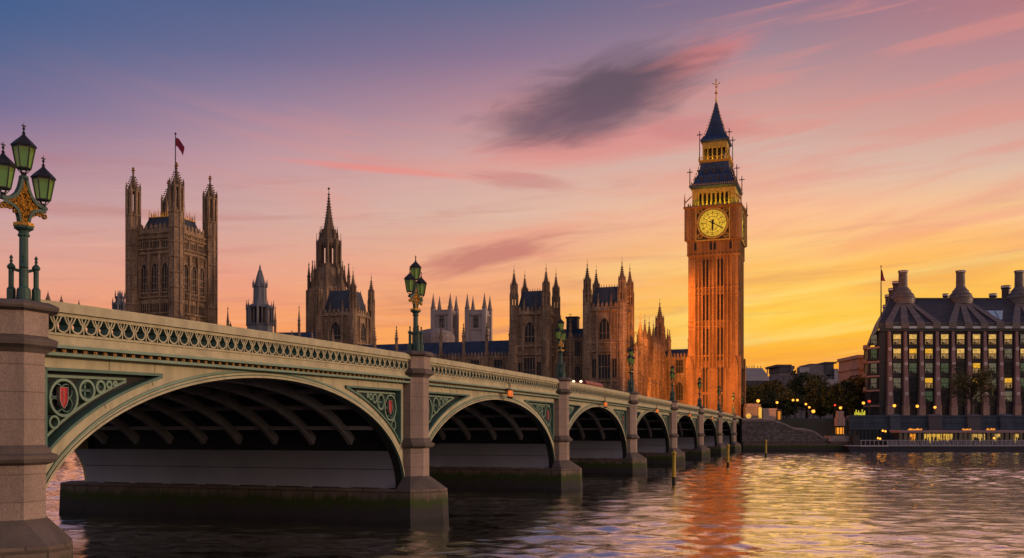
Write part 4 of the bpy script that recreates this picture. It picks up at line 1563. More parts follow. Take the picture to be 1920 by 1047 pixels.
def palace_range(name, px, Y, length, depth, zeave, zridge, label, nb, lit_top=True, pin=3.2, mat_='stone', windows=True, rz=PSI, tall=None):
    """a long range whose near right corner stands at pixel column px, depth Y, running left along the palace"""
    t = thing(name, label, 'palace wing', (xx(px, Y), Y, GZ), rz, 'wings of the palace')
    o = -GZ
    ze, zr = zeave + o, zridge + o
    b = MB()
    b.box(-length, 0, 0, depth, 0, ze)
    for z in (ze - .3, ze - 5.2, ze - 7.0, ze - 14, ze - 15.4):
        if z > 1:
            b.box(-length - .1, .1, -.28, .1, z - .3, z + .25)
            b.box(-.1, .28, -.28, depth, z - .3, z + .25)
    pitch = length / nb
    for i in range(nb + 1):
        x = -i * pitch
        b.lathe(x, -.1, [(.62, 0), (.62, ze + .2), (.8, ze + .4), (.6, ze + .8), (.58, ze + 1.6)], 8)
        for dx in (-.3, .3):
            b.box(x + dx * pitch - .14, x + dx * pitch + .14, -.3, .05, 0, ze - .3)
    n = int(length / 1.0)
    for i in range(n):
        x = -length * (i + .5) / n
        b.box(x - .3, x + .3, -.05, .25, ze, ze + .7)
        b.frus(x, .1, ze + .7, .3, ze + 1.3, .03, 0, .15, .03)
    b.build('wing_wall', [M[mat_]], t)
    if windows:
        w1 = window_mesh(pitch * .40, 4.0, 2, 1, False, frame=mat_, fw=.16)
        w2 = window_mesh(pitch * .40, 5.6, 2, 1, True, frame=mat_, fw=.16)
        for i in range(nb):
            x = -(i + .5) * pitch
            link('window', w1, t, (x, 0, ze - 5.0))
            link('window', w2, t, (x, 0, ze - 13.2))
            if ze > 24:
                link('window', w1, t, (x, 0, ze - 20))
    r = MB()
    r.loft([[(x, .9, ze + .2), (x, depth - .9, ze + .2), (x, depth / 2 + .3, zr), (x, depth / 2 - .3, zr)] for x in (-length + .1, -.1)])
    for i in range(int(length / 3)):
        x = -1.5 - i * 3
        r.bar((x, .86, ze + .22), (x, depth / 2 - .3, zr + .04), .12, .1)
    ro = r.build('roof', [M['slate']], t)
    for i in range(nb + 1):
        p = MB()
        x = -i * pitch
        pinnacle(p, x, -.1, ze + 1.5, .62, tall or (zr - ze + pin), 0, .5, 8)
        crockets(p, x, -.1, .5, ze + 1.5 + (zr - ze + pin) * .5, .12, ze + 1.5 + (zr - ze + pin) * .85, 4, 4, .25)
        p.build('pinnacle', [M[mat_]], t)
    return t, b


# left range behind the bridge, the link between the pavilions, the orange lit return wing and the wing behind the clock tower
palace_range('palace_wing', 957, 266.5, 84, 12, zz(667, 266), zz(634, 266), 'long palace wing with blue slate roof and pinnacles left of the river pavilions', 12, tall=8.2)
palace_range('palace_wing', 1097, 264, 12.5, 9, zz(634, 264), zz(613, 264), 'short palace link with slate roof between the two river pavilions', 3, tall=4)
_t = [o for o in S.objects if o.get('label', '').startswith('short palace link')][0]
b = MB()
b.box(-6.6, -3.4, 4.2, 6.4, zz(640, 264) - GZ, zz(592, 264) - GZ)
b.frus(-5, 5.3, zz(593, 264) - GZ, 1.75, zz(592, 264) - GZ + .4, 1.8, 0, 1.3, 1.35)
b.build('chimney', [M['slate']], _t)
lk = palace_range('palace_wing', 1252, 300, 11, 10, zz(672, 300), zz(650, 300), 'short orange lit palace wing tucked against the left of the clock tower', 2, tall=8)
# wing behind the clock tower reaches it
p0 = at(1191, 600, 258.5)
t = palace_range('palace_wing', 1191, 258.5, 43, 11, zz(663, 262), zz(652, 262), 'receding palace wing with a row of turrets lit orange beside the clock tower', 7, rz=PSI + PI / 2, tall=1.2)[0]
t.location = Vector((p0.x, p0.y, GZ)) + EY * 43
# swing so that the wing's front looks to the right
for i in range(7):
    pass
tz = zz(663, 262) - GZ
for i in range(8):
    x = -43 + 43 * i / 7.0 + (.2 if i == 0 else 0)
    if i == 0:
        continue
    turret(t, x, -.1, .95, tz - 6, tz + 2.4, tz + 4.6, tz + 11.6, open_stage=False, bands=3)
turret(t, -1.6, 1.2, 1.5, tz - 8, tz + 6.5, tz + 13.0, tz + 20, bands=4)
palace_range('palace_wing', 1330, 290, 24, 10, zz(668, 290), zz(651, 290), 'orange lit palace wing with tall windows half hidden behind the clock tower', 4, tall=7)


# ------------------------------------------------------------------ central octagonal spire
def central():
    Y = 352
    X = xx(616.5, Y)
    z = lambda p: zz(p, Y) - GZ
    t = thing('octagonal_spire_tower', 'octagonal stone tower with open lantern and tall needle spire in the middle of the palace', 'tower', (X, Y, GZ), PSI)
    m = F / Y
    b = MB()
    r1 = 37 / m
    b.lathe(0, 0, [(r1, 0), (r1, z(548))], 8)
    for y in (600, 585, 556, 548):
        b.lathe(0, 0, [(r1 * 1.01, z(y) - .5), (r1 * 1.05, z(y) - .2), (r1 * 1.05, z(y)), (r1, z(y) + .2)], 8)
    for j in range(8):
        a = PI / 8 + PI / 4 * j
        b.box(r1 * math.cos(a) - .8, r1 * math.cos(a) + .8, r1 * math.sin(a) - .8, r1 * math.sin(a) + .8, 0, z(545))
        for f in (.3, .7):
            a2 = a + PI / 4
            px_, py_ = r1 * (math.cos(a) * (1 - f) + math.cos(a2) * f), r1 * (math.sin(a) * (1 - f) + math.sin(a2) * f)
            b.lathe(px_, py_, [(.35, 0), (.35, z(545))], 6)
    b.lathe(0, 0, [(r1, z(548)), (r1 * .86, z(540)), (r1 * .80, z(534)), (27 / m, z(522)), (24 / m, z(505))], 8)
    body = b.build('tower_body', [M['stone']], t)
    wm = window_mesh(r1 * .30, z(556) - z(583), 1, 1, frame='stone', fw=.3)
    ap = r1 * math.cos(PI / 8)
    for j in range(8):
        a = PI / 4 * j
        link('window', wm, t, (ap * math.cos(a), ap * math.sin(a), z(583)), a + PI / 2)
    # pinnacles round the shoulders
    for j in range(8):
        a = PI / 8 + PI / 4 * j
        p = MB()
        pinnacle(p, r1 * math.cos(a), r1 * math.sin(a), z(548), .85, z(492) - z(548), 0, .5, 8)
        pinnacle(p, r1 * .7 * math.cos(a), r1 * .7 * math.sin(a), z(530), .6, z(488) - z(530), 0, .5, 8)
        p.bar((r1 * .97 * math.cos(a), r1 * .97 * math.sin(a), z(540)), (r1 * .62 * math.cos(a), r1 * .62 * math.sin(a), z(510)), .5, .9)
        p.build('pinnacle', [M['stoned']], t)
    l = MB()
    r2 = 20 / m
    za, zb = z(505), z(452)
    l.lathe(0, 0, [(r2 * 1.1, za - 1), (r2 * 1.05, z(497))], 8)
    for j in range(8):
        a = PI / 8 + PI / 4 * j
        x, y = r2 * math.cos(a), r2 * math.sin(a)
        l.lathe(x, y, [(.75, za), (.75, zb)], 4)
        pinnacle(l, x * 1.12, y * 1.12, z(487), .38, z(436) - z(487), 0, .55)
        a2 = a + PI / 4
        l.lathe((x + r2 * math.cos(a2)) / 2, (y + r2 * math.sin(a2)) / 2, [(.28, za), (.28, zb)], 4)
    l.lathe(0, 0, [(r2 * .95, z(463)), (r2 * 1.08, z(458)), (r2 * 1.08, zb), (r2 * .9, z(449))], 8)
    l.lathe(0, 0, [(r2 * .78, z(450)), (r2 * .70, z(434)), (r2 * .74, z(432))], 8)
    for j in range(8):
        a = PI / 8 + PI / 4 * j
        pinnacle(l, r2 * .8 * math.cos(a), r2 * .8 * math.sin(a), z(452), .42, z(425) - z(452), 0, .5)
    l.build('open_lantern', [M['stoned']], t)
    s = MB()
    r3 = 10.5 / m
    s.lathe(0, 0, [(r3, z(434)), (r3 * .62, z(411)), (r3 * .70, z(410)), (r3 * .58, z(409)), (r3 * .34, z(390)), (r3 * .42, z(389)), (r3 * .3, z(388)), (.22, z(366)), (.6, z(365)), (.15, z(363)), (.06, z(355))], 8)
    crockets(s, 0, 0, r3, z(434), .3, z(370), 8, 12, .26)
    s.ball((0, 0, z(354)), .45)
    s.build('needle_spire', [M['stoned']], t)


central()


# ------------------------------------------------------------------ dark lantern turret and the small ones
def lantern_tower(px, Y, y0, y1, y2, y3, y4, ytip, w0, w1, w2, label, mt='lead2'):
    X = xx(px, Y)
    z = lambda p: zz(p, Y) - GZ
    m = F / Y
    t = thing('lantern_turret', label, 'turret', (X, Y, GZ), PSI)
    b = MB()
    r0, r1, r2 = w0 / m, w1 / m, w2 / m
    b.lathe(0, 0, [(r0, 0), (r0, z(y0)), (r0 * 1.08, z(y0) + .3), (r0 * .9, z(y0) + .8)], 8)
    b.build('turret_base', [M[mt]], t)
    b = MB()
    b.lathe(0, 0, [(r0 * .62, z(y0)), (r0 * .62, z(y1))], 8, 1)
    for j in range(16):
        a = PI / 8 + PI / 8 * j
        k = 1.0 if j % 2 == 0 else .93
        b.lathe(r0 * .88 * k * math.cos(a), r0 * .88 * k * math.sin(a), [(.42 if j % 2 == 0 else .22, z(y0)), (.42 if j % 2 == 0 else .22, z(y1))], 6)
    b.build('arcade', [M[mt], M['bdark']], t)
    b = MB()
    b.lathe(0, 0, [(r0 * .95, z(y1) - .4), (r0 * 1.05, z(y1)), (r0 * .8, z(y1) + .9), (r1 * 1.15, z(y2) - .6), (r1, z(y2)), (r1 * .92, z(y3)), (r1 * 1.12, z(y3) + .3), (r1 * .9, z(y3) + .8), (r2, z(y4)), (r2 * .5, (z(y4) + z(ytip)) / 2), (.25, z(ytip) - 1.6), (.4, z(ytip) - 1.4), (.06, z(ytip))], 8)
    for j in range(8):
        a = PI / 8 + PI / 4 * j
        pinnacle(b, r0 * 1.05 * math.cos(a), r0 * 1.05 * math.sin(a), z(y1) - 1, .35, 3.6)
        pinnacle(b, r1 * 1.1 * math.cos(a), r1 * 1.1 * math.sin(a), z(y3), .3, 3.0)
        b.bar((r0 * 1.02 * math.cos(a), r0 * 1.02 * math.sin(a), z(y0)), (r0 * 1.02 * math.cos(a), r0 * 1.02 * math.sin(a), z(y1) + 1), .35)
        b.bar((r1 * .97 * math.cos(a), r1 * .97 * math.sin(a), z(y2)), (r1 * .92 * math.cos(a), r1 * .92 * math.sin(a), z(y3)), .3)
    b.build('stepped_roof', [M[mt]], t)


lantern_tower(487.5, 335, 612, 577, 568, 540, 520, 496, 24, 12, 7, 'dark octagonal lantern turret with stepped lead roof left of the needle spire')
lantern_tower(225, 370, 585, 572, 569, 560, 557, 544, 13, 8, 5, 'small dark lantern turret close beside the left edge of the square tower')


def small_spire(px, Y, yt, yb, w, label):
    z = lambda p: zz(p, Y) - GZ
    m = F / Y
    t = thing('spired_turret', label, 'turret', (xx(px, Y), Y, GZ), PSI, 'small spired turrets peeping over the bridge')
    b = MB()
    r = w / m
    h = z(yt) - z(yb)
    b.lathe(0, 0, [(r * 1.5, 0), (r * 1.5, z(yb) - 9), (r, z(yb) - 7.5), (r, z(yb))], 8)
    b.lathe(0, 0, [(r * 1.2, z(yb) - .2), (r * 1.2, z(yb) + .4)], 8)
    b.build('turret_shaft', [M['stoned']], t)
    b = MB()
    b.lathe(0, 0, [(r, z(yb) + .4), (r * .95, z(yb) + h * .2), (r * .5, z(yb) + h * .5), (r * .18, z(yb) + h * .7), (r * .4, z(yb) + h * .73), (r * .12, z(yb) + h * .78), (.04, z(yt))], 8)
    b.build('spirelet', [M['stoned']], t)


small_spire(90, 300, 545, 566, 5, 'leftmost small spired turret above the parapet just right of the nearest lamp')
small_spire(115, 310, 553, 572, 4.5, 'middle one of the three small spired turrets above the parapet at the left')
small_spire(148, 320, 562, 580, 4, 'rightmost of the three small spired turrets above the parapet at the left')
small_spire(432, 320, 602, 616, 3.5, 'tiny lone spire tip above the parapet between square tower and lantern turret')
palace_range('palace_wing', 606, 330, 34, 14, zz(640, 330), zz(619, 330), 'dark slate roofed palace wing between lantern turret and needle spire', 4, tall=11, windows=False, rz=R(-6))


# ------------------------------------------------------------------ pale twin abbey towers
def abbey(px, Y, label):
    z = lambda p: zz(p, Y) - GZ
    m = F / Y
    hw = 4.1
    t = thing('abbey_tower', label, 'church tower', (xx(px, Y), Y, GZ), R(-16), 'pale twin church towers')
    b = MB()
    b.box(-hw, hw, -hw, hw, 0, z(583))
    for y, e in ((592, .7), (619, .45)):
        b.frus(0, 0, z(y) - .7, hw + .1, z(y), hw + e)
        b.frus(0, 0, z(y) + .001, hw + e, z(y) + .4, hw + e)
    for sx in (-1, 1):
        for sy in (-1, 1):
            b.box(sx * hw - .95, sx * hw + .95, sy * hw - .95, sy * hw + .95, 0, z(580))
    b.build('tower_body', [M['pale']], t)
    me = window_mesh(2.2, 6.5, 1, 2, frame='palsh', fw=.35)
    for k in range(4):
        put_window(t, me, 0, z(617), k, hw)
    for k in range(4):
        rm = MB()
        rm.T = RZ(k * PI / 2)
        rm.stroke(circ(0, z(603), 1.25, 16), .4, -hw - .3, -hw + .05, closed=True)
        rm.T = None
        rm.build('roundel', [M['palsh']], t)
    for sx in (-1, 1):
        for sy in (-1, 1):
            p = MB()
            p.lathe(sx * hw, sy * hw, [(1.15, z(580)), (1.3, z(579)), (1.0, z(578)), (.62, z(568)), (.3, z(560)), (.05, z(552))], 8)
            p.build('pinnacle', [M['palsh']], t)


abbey(834, 440, 'left of the pale twin church towers with four spikes behind the slate roof')
abbey(897.5, 440, 'right of the pale twin church towers with four spikes behind the slate roof')
t = thing('domed_hall', 'low grey domed roof showing at the foot of the left pale church tower', 'hall', (xx(815, 400), 400, GZ), R(-16))
b = MB()
z_ = lambda p: zz(p, 400) - GZ
b.lathe(0, 0, [(8.5, 0), (8.5, z_(635)), (8.2, z_(629)), (6.5, z_(622)), (3.5, z_(618)), (.3, z_(616))], 16)
b.build('dome_roof', [M['palsh']], t)


# ------------------------------------------------------------------ dark office block with big chimneys
M['lit'] = mat('warm_lit_window', (.3, .22, .08), rough=.4, emit=(1.0, .60, .14), es=.85, bump=0)
M['lit2'] = mat('bright_orange_lit_window', (.3, .2, .05), rough=.4, emit=(1.0, .50, .03), es=1.0, bump=0)
M['litlow'] = mat('net_curtained_lit_window', (.12, .10, .06), rough=.5, emit=(.9, .50, .16), es=.42, bump=0)
M['dim'] = mat('dimly_lit_window', (.05, .06, .05), rough=.3, emit=(.5, .42, .26), es=.25, bump=0)
M['grn'] = mat('green_lit_window', (.04, .06, .03), rough=.3, emit=(.26, .40, .20), es=.17, bump=0)
M['sky'] = mat('sky_tinted_roof_glass', (.35, .45, .55), (.25, .33, .42), rough=.15, bump=.02, spec=.8)  # pale blue base colour stands in for the sky reflected in the glass
M['ros'] = mat('white_metal_rosettes', (.75, .66, .62), (.6, .5, .5), .5, 4, bump=.1)
M['balc'] = mat('pale_pink_stone', (.34, .22, .19), (.25, .16, .14), .8, 1, bump=.15)


def office():
    Y = 278
    x = lambda p: xx(p, Y)
    z = lambda p: zz(p, Y) - GZ
    ox = x(1650)
    t = thing('office_block', 'dark riverside office block with mauve stone piers, lit windows and tall round chimneys', 'office building', (ox, Y, GZ))
    X = lambda p: x(p) - ox
    x0, x1 = X(1650), X(1650 + 29.8 * 15)
    D = 46
    P = lambda p, d: (xx(p, Y + d) - ox, d)
    ze = z(617)
    b = MB()
    b.prism([(x0, .5), (x1, .5), (x1, D), P(1640, D)], 0, ze)
    # left flank steps back in a bevel
    fx = X(1627)
    b.prism([(x0 + .01, .52), P(1640, D - .02), P(1621, D - .02), P(1622, 9.0), P(1627, 4.2)], 0, z(650))
    b.prism([(x0 + .01, .53), P(1644, D - .03), P(1640, D - .03), P(1640, 9.0), P(1641, 4.4)], z(650) - .1, ze - .3)
    for yy in (650, 677, 704, 731, 760):
        b.box(x0, x1, .28, .6, z(yy) - .35, z(yy) + .35)
        b.prism([(x0 + .0, .30), P(1625.5, 4.05), P(1620, 8.9), P(1619.5, D - .1), P(1623, D - .1), P(1625, 9.2), (x0 + .0, 1.2)], z(yy) - .45, z(yy) + .1, 1)
    b.box(x0, x1, -.25, .6, ze - .7, ze + .1)
    b.build('facade', [M['bronzed'], M['balc']], t)
    bay = X(1697.3) - X(1667.5)
    piers = [X(1667.5) + bay * i for i in range(15)]
    for i, px_ in enumerate(piers):
        p = MB()
        p.loft([[(px_ - w, y0, zz_), (px_ + w, y0, zz_), (px_ + w, .55, zz_), (px_ - w, .55, zz_)] for w, y0, zz_ in ((.82, -1.0, z(762)), (.36, -.28, z(622)))])
        po = p.build('stone_pier', [M['pier']], t)
        p = MB()
        p.box(px_ - .92, px_ + .92, -1.1, .55, 0, z(762) - .02)
        p.box(px_ - 1.0, px_ + 1.0, -1.18, .55, z(763) - .1, z(762) + .08)
        p.build('pier_foot', [M['balc']], po)
        r = MB()
        for k, yy in enumerate((739, 711, 683, 655)):
            d = -.30 - .7 * (yy - 622) / 140
            r.stroke(circ(px_, z(yy), .40, 8), .2, d - .16, d + .1, closed=True)
            r.box(px_ - .1, px_ + .1, d - .18, d + .1, z(yy) - .12, z(yy) + .12)
        r.build('rosettes', [M['ros']], po)
    # windows
    meshes = {}
    ww, wh = 1.15, 2.95
    for nm in ('lit', 'lit2', 'dim', 'grn', 'glass'):
        g = MB()
        g.box(-ww, ww, .22, .49, wh * .5, wh, 0)
        g.box(-ww, ww, .24, .49, 0, wh * .499, 2)
        g.stroke([(-ww, 0), (ww, 0), (ww, wh), (-ww, wh)], .14, .05, .5, 1, closed=True)
        g.box(-ww, ww, .1, .22, wh * .5 - .08, wh * .5 + .08, 1)
        for q_ in (-.45, .45):
            g.box(q_ * ww * 1.2 - .035, q_ * ww * 1.2 + .035, .16, .22, .1, wh * .5 - .08, 1)
        rnd = random.Random(len(nm))
        for q_ in range(3):
            a = rnd.uniform(-.9, .5)
            g.box(a, a + rnd.uniform(.15, .5), .14, .2, .1, rnd.uniform(.4, 1.2), 1)
        meshes[nm] = g.mesh('window', [M[nm], M['bronzed'], M['litlow'] if nm.startswith('lit') else M[nm]])
    rows = [(646, ['lit'] * 8 + ['dim'] + ['lit'] * 6), (673, ['lit', 'lit2', 'lit2', 'lit', 'lit', 'lit', 'lit', 'dim', 'lit', 'lit2', 'lit', 'lit', 'dim', 'lit', 'lit']),
            (700, ['dim', 'grn', 'dim', 'grn', 'glass', 'lit2', 'dim', 'glass', 'grn', 'dim', 'lit', 'glass', 'dim', 'grn', 'dim']),
            (728, ['dim', 'glass', 'lit2', 'grn', 'glass', 'lit2', 'dim', 'lit2', 'grn', 'dim', 'glass', 'lit', 'glass', 'dim', 'dim']),
            (753, ['glass', 'glass', 'grn', 'glass', 'glass', 'dim', 'glass', 'dim', 'glass', 'glass', 'dim', 'glass', 'glass', 'dim', 'glass'])]
    for yb, kinds in rows:
        for i in range(14):
            link('window', meshes[kinds[i]], t, (piers[i] + bay / 2, 0, z(yb)))
    for yb, kind in zip((646, 673, 700, 728, 753), ('dim', 'grn', 'dim', 'dim', 'glass')):
        link('window', meshes[kind], t, ((x0 + P(1627, 4.2)[0]) / 2 - .12, 2.05, z(yb)), math.atan2(-3.7, x0 - P(1627, 4.2)[0]) + 0)
    # mansard roof
    zr = zz(561, Y + 11.5) - GZ
    zs = z(605)
    r = MB()
    r.loft([[(xx_, y_, zz_) for y_, zz_ in ((.2, ze + .1), (.5, zs), (11.5, zr), (D - 11, zr), (D - .5, zs), (D - .2, ze + .1))] for xx_ in (0, x1)])
    r.v[:6] = [(max(x0 + 7.5, P(1668, v_[1])[0]), v_[1], v_[2]) for v_ in r.v[:6]]
    r.add([(x0 - .4, .25, ze + .1), (x0 - .1, .55, zs), (*P(1668, 11.5), zr), (x0 + 7.52, .2, ze + .1), (x0 + 7.52, .5, zs), (*P(1620, 9), z(655)), (*P(1640, 9.5), z(603)), (*P(1668, D - 11), zr), (*P(1620, D - .5), z(655)), (*P(1640, D - .8), z(603)), (x0 + 7.52, 11.5, zr)],
          [(0, 3, 4, 1), (1, 4, 10, 2), (0, 1, 6, 5), (1, 2, 6), (5, 6, 9, 8), (6, 2, 7, 9)])
    r.box(x0 + 8, x1, 11.4, 12.0, zr, zr + .35)
    roof = r.build('mansard_roof', [M['bronze']], t)
    at_r = MB()
    for i in range(14):
        xc = piers[i] + bay / 2
        o_ = MB()
        o_.box(xc - 1.15, xc + 1.15, .02, .4, z(616), z(612), 0)
        o_.loft([[(xc - 1.0 + a, y_ - .22, zz_), (xc + 1.0 - a, y_ - .22, zz_), (xc + 1.0 - a, y_, zz_), (xc - 1.0 + a, y_, zz_)] for a, y_, zz_ in ((0, .7, z(605)), (.1, 2.2, z(600)))], 0)
        o_.build('attic_window', [M['sky']], roof)
    slope = lambda zz_: .5 + (zz_ - zs) / (zr - zs) * 11
    # chimneys with fans of ducts
    zo_ = z
    for ci, cx in enumerate((1693, 1801, 1911, 2019)):
        cx = xx(cx, Y + 11.8) - ox
        z = lambda p: zz(p, Y + 11.8) - GZ
        c = MB()
        cy = 11.8
        c.lathe(cx, cy, [(3.5, z(572)), (3.45, z(559)), (3.1, z(554)), (3.0, z(553)), (2.3, z(548)), (2.25, z(546)), (1.5, z(540)), (1.3, z(538)), (1.24, z(514)), (1.42, z(509)), (1.42, z(508))], 24)
        for zz_ in (z(560), z(553), z(546)):
            c.lathe(cx, cy, [(3.5 if zz_ < z(556) else (3.05 if zz_ < z(550) else 2.3), zz_ - .1), (3.6 if zz_ < z(556) else (3.15 if zz_ < z(550) else 2.4), zz_), (3.4 if zz_ < z(556) else (2.95 if zz_ < z(550) else 2.2), zz_ + .1)], 24)
        co = c.build('chimney', [M['bronze2']], roof)
        v = MB()
        for k in range(7):
            a = -PI / 2 - .9 + k * .3
            v.bar((cx + 1.41 * math.cos(a), cy + 1.41 * math.sin(a), z(511.5)), (cx + 1.43 * math.cos(a), cy + 1.43 * math.sin(a), z(509.2)), .3, .06)
        v.build('vent_slots', [M['ros']], co)
        z = zo_
        near = sorted(piers, key=lambda p: abs(p - cx))[:4]
        for p in near:
            d = MB()
            za = ze + .2
            zq_ = zs + (zr - zs) * .81 + .45
            d.loft([[(p - 1.15, -.1, za), (p + 1.15, -.1, za), (p + 1.15, 1.0, za), (p - 1.15, 1.0, za)],
                    [(p - 1.1, .1, zs + .1), (p + 1.1, .1, zs + .1), (p + 1.1, 1.2, zs + .1), (p - 1.1, 1.2, zs + .1)],
                    [(cx + (p - cx) * .22 - .75, 9.4, zq_), (cx + (p - cx) * .22 + .75, 9.4, zq_), (cx + (p - cx) * .22 + .75, 10.6, zq_ - .3), (cx + (p - cx) * .22 - .75, 10.6, zq_ - .3)]])
            d.build('roof_duct', [M['bronze2']], roof)
    g = MB()
    gx = xx(1857, Y + 6) - ox
    g.loft([[(gx - w, slope(zz_) - .25, zz_), (gx + w, slope(zz_) - .25, zz_), (gx + w, slope(zz_) + .1, zz_), (gx - w, slope(zz_) + .1, zz_)] for w, zz_ in ((1.3, z(598)), (3.6, z(578)))], 0)
    for q_ in (-.33, .33):
        g.bar((gx + 1.3 * q_, slope(z(598)) - .3, z(598)), (gx + 3.6 * q_, slope(z(578)) - .3, z(578)), .12, .1, 1)
    g.build('roof_light', [M['sky'], M['iron']], roof)
    # smaller stacks behind
    for px_, yt, dy, w in ((1681, 528, 18, 1.0), (1673, 541, 25, .95), (1666, 553, 32, .9), (1661, 572, 38, .8), (1773, 551, 24, .7), (1862, 551, 24, .95), (1886, 536, 17, 1.1)):
        s_ = (Y + dy) / Y
        xc = xx(px_, Y + dy) - ox
        zt_ = zz(yt, Y + dy) - GZ
        c = MB()
        c.lathe(xc, dy, [(w * 1.1, zr - 6), (w * 1.1, zt_ - 1.2), (w * 1.3, zt_ - .9), (w * 1.3, zt_)], 12)
        c.lathe(xc, dy, [(w * 1.32, zt_ - .65), (w * 1.32, zt_ - .25)], 12, 1)
        c.build('small_chimney', [M['bronze'], M['ros']], roof)
    # balconies on the flank
    for yy in (650, 677, 704, 731):
        bl = MB()
        bl.prism([P(1629, 5.5), P(1624, 9.0), P(1618, 9.0), P(1619, 5.2)], z(yy) - .3, z(yy) + .9)
        bl.build('balcony', [M['balc']], t)
    f = thing('flagpole', 'dark flagpole with a drooping flag on the roof of the office block', 'flagpole', (xx(1652, 284), 284, zz(606, 284)))
    p = MB()
    hh = zz(500, 284) - zz(606, 284)
    p.lathe(0, 0, [(.2, -2.5), (.17, hh * .5), (.1, hh)], 8)
    p.ball((0, 0, hh + .1), .22)
    p.build('pole', [M['iron']], f)
    fm = MB()
    vs, fs = [], []
    for i in range(7):
        for j in range(9):
            u, v = i / 6, j / 8
            vs.append((.12 + 1.25 * u * (.25 + .75 * v), .2 * math.sin(u * 6 + v * 3), hh - .5 - 3.8 * v - 1.2 * u * (1 - v)))
    for i in range(6):
        for j in range(8):
            a = i * 9 + j
            fs.append((a, a + 1, a + 10, a + 9))
    fm.add(vs, fs)
    fm.build('flag', [M['flag']], f)


office()

# narrow pale building glimpsed behind the office block
t = thing('narrow_stone_building', 'narrow pink stone building corner left of the office block', 'building', (xx(1618, 330), 330, GZ))
b = MB()
zq = lambda p: zz(p, 330) - GZ
b.box(-1.5, 12, 0, 20, 0, zq(672))
for y in (668, 690, 712, 735, 757):
    b.box(-2.1, 12.2, -.6, 20, zq(y) - .4, zq(y) + .4)
b.box(-2.4, 12.4, -.9, 20, zq(672), zq(668) - .41)
b.build('stone_wall', [M['balc']], t)

# ------------------------------------------------------------------ buildings beyond the trees
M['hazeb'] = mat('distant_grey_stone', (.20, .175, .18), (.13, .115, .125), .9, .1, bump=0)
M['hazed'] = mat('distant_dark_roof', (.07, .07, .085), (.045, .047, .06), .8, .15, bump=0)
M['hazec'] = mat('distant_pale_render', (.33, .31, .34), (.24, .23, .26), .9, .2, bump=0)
Yb = 430
zb_ = lambda p: zz(p, Yb) - GZ
t = thing('mansard_hall', 'grey hall with a broad curved mansard roof right of the clock tower', 'building', (xx(1400, Yb), Yb, GZ))
b = MB()
b.box(-4, 10.4, 0, 16, 0, zb_(714))
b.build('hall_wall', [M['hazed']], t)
b = MB()
b.loft([[(-4.2 + a, .2 + a * .4, z), (10.6 - a, .2 + a * .4, z), (10.6 - a, 15.8 - a * .4, z), (-4.2 + a, 15.8 - a * .4, z)] for a, z in ((0, zb_(714)), (1.3, zb_(702)), (2.6, zb_(694)), (3.2, zb_(690)))])
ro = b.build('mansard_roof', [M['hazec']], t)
b = MB()
rnd = random.Random(3)
for i in range(10):
    xq = rnd.uniform(-1, 7.4)
    b.box(xq - .1, xq + .1, 4, 4.3, zb_(690), zb_(690) + rnd.uniform(.5, 1.8))
b.bar((9.6, 2, zb_(708)), (9.9, 2, zb_(689)), .4)
b.build('roof_rail', [M['hazed']], ro)

t = thing('government_block', 'broad stepped stone building with dark flat roofs beyond the trees', 'building', (xx(1465, Yb + 15), Yb + 15, GZ))
Yc = Yb + 15
zc_ = lambda p: zz(p, Yc) - GZ
xc_ = lambda p: xx(p, Yc) - xx(1465, Yc)
b = MB()
b.loft([[(xc_(1456) - 0, 0, 0), (xc_(1572), 0, 0), (xc_(1572), 20, 0), (xc_(1456), 20, 0)], [(xc_(1463), 0, zc_(700)), (xc_(1572), 0, zc_(700)), (xc_(1572), 20, zc_(700)), (xc_(1463), 20, zc_(700))]])
b.box(xc_(1463), xc_(1488), .3, 18, zc_(700), zc_(688))
b.box(xc_(1518), xc_(1547), .6, 19, zc_(700), zc_(684))
for i in range(9):
    b.box(xc_(1470 + i * 11), xc_(1472 + i * 11), -.4, .1, 0, zc_(704))
for y in (704, 716, 728, 742):
    b.box(xc_(1462), xc_(1572), -.3, .1, zc_(y) - .4, zc_(y) + .2)
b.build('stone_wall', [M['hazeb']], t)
b = MB()
b.box(xc_(1455), xc_(1484), -.6, 19, zc_(688) + .01, zc_(684))
b.box(xc_(1461), xc_(1483), -.2, 18, zc_(698), zc_(688))
b.box(xc_(1520), xc_(1541), 1, 18, zc_(684) + .02, zc_(682))
b.box(xc_(1547), xc_(1563), -.3, 18, zc_(725), zc_(680))
b.box(xc_(1546), xc_(1568), -.8, 19, zc_(682), zc_(679))
b.box(xc_(1484), xc_(1491), 1, 18, zc_(692), zc_(686))
b.loft([[(xc_(1568), 1, zc_(735)), (xc_(1590), 1, zc_(735)), (xc_(1590), 14, zc_(735)), (xc_(1568), 14, zc_(735))], [(xc_(1568), 1, zc_(692)), (xc_(1573), 1, zc_(692)), (xc_(1573), 14, zc_(692)), (xc_(1568), 14, zc_(692))]])
b.build('dark_roof', [M['hazed']], t)
b = MB()
b.box(xc_(1499), xc_(1517), -.5, 4, zc_(699), zc_(689))
b.build('roof_lantern', [M['hazec']], t)
b = MB()
b.box(xc_(1563), xc_(1570), -1.2, 1, zc_(712), zc_(692))
b.box(xc_(1548), xc_(1574), -1.6, 0, zc_(726), zc_(712))
b.build('pale_bay', [M['hazec']], t)

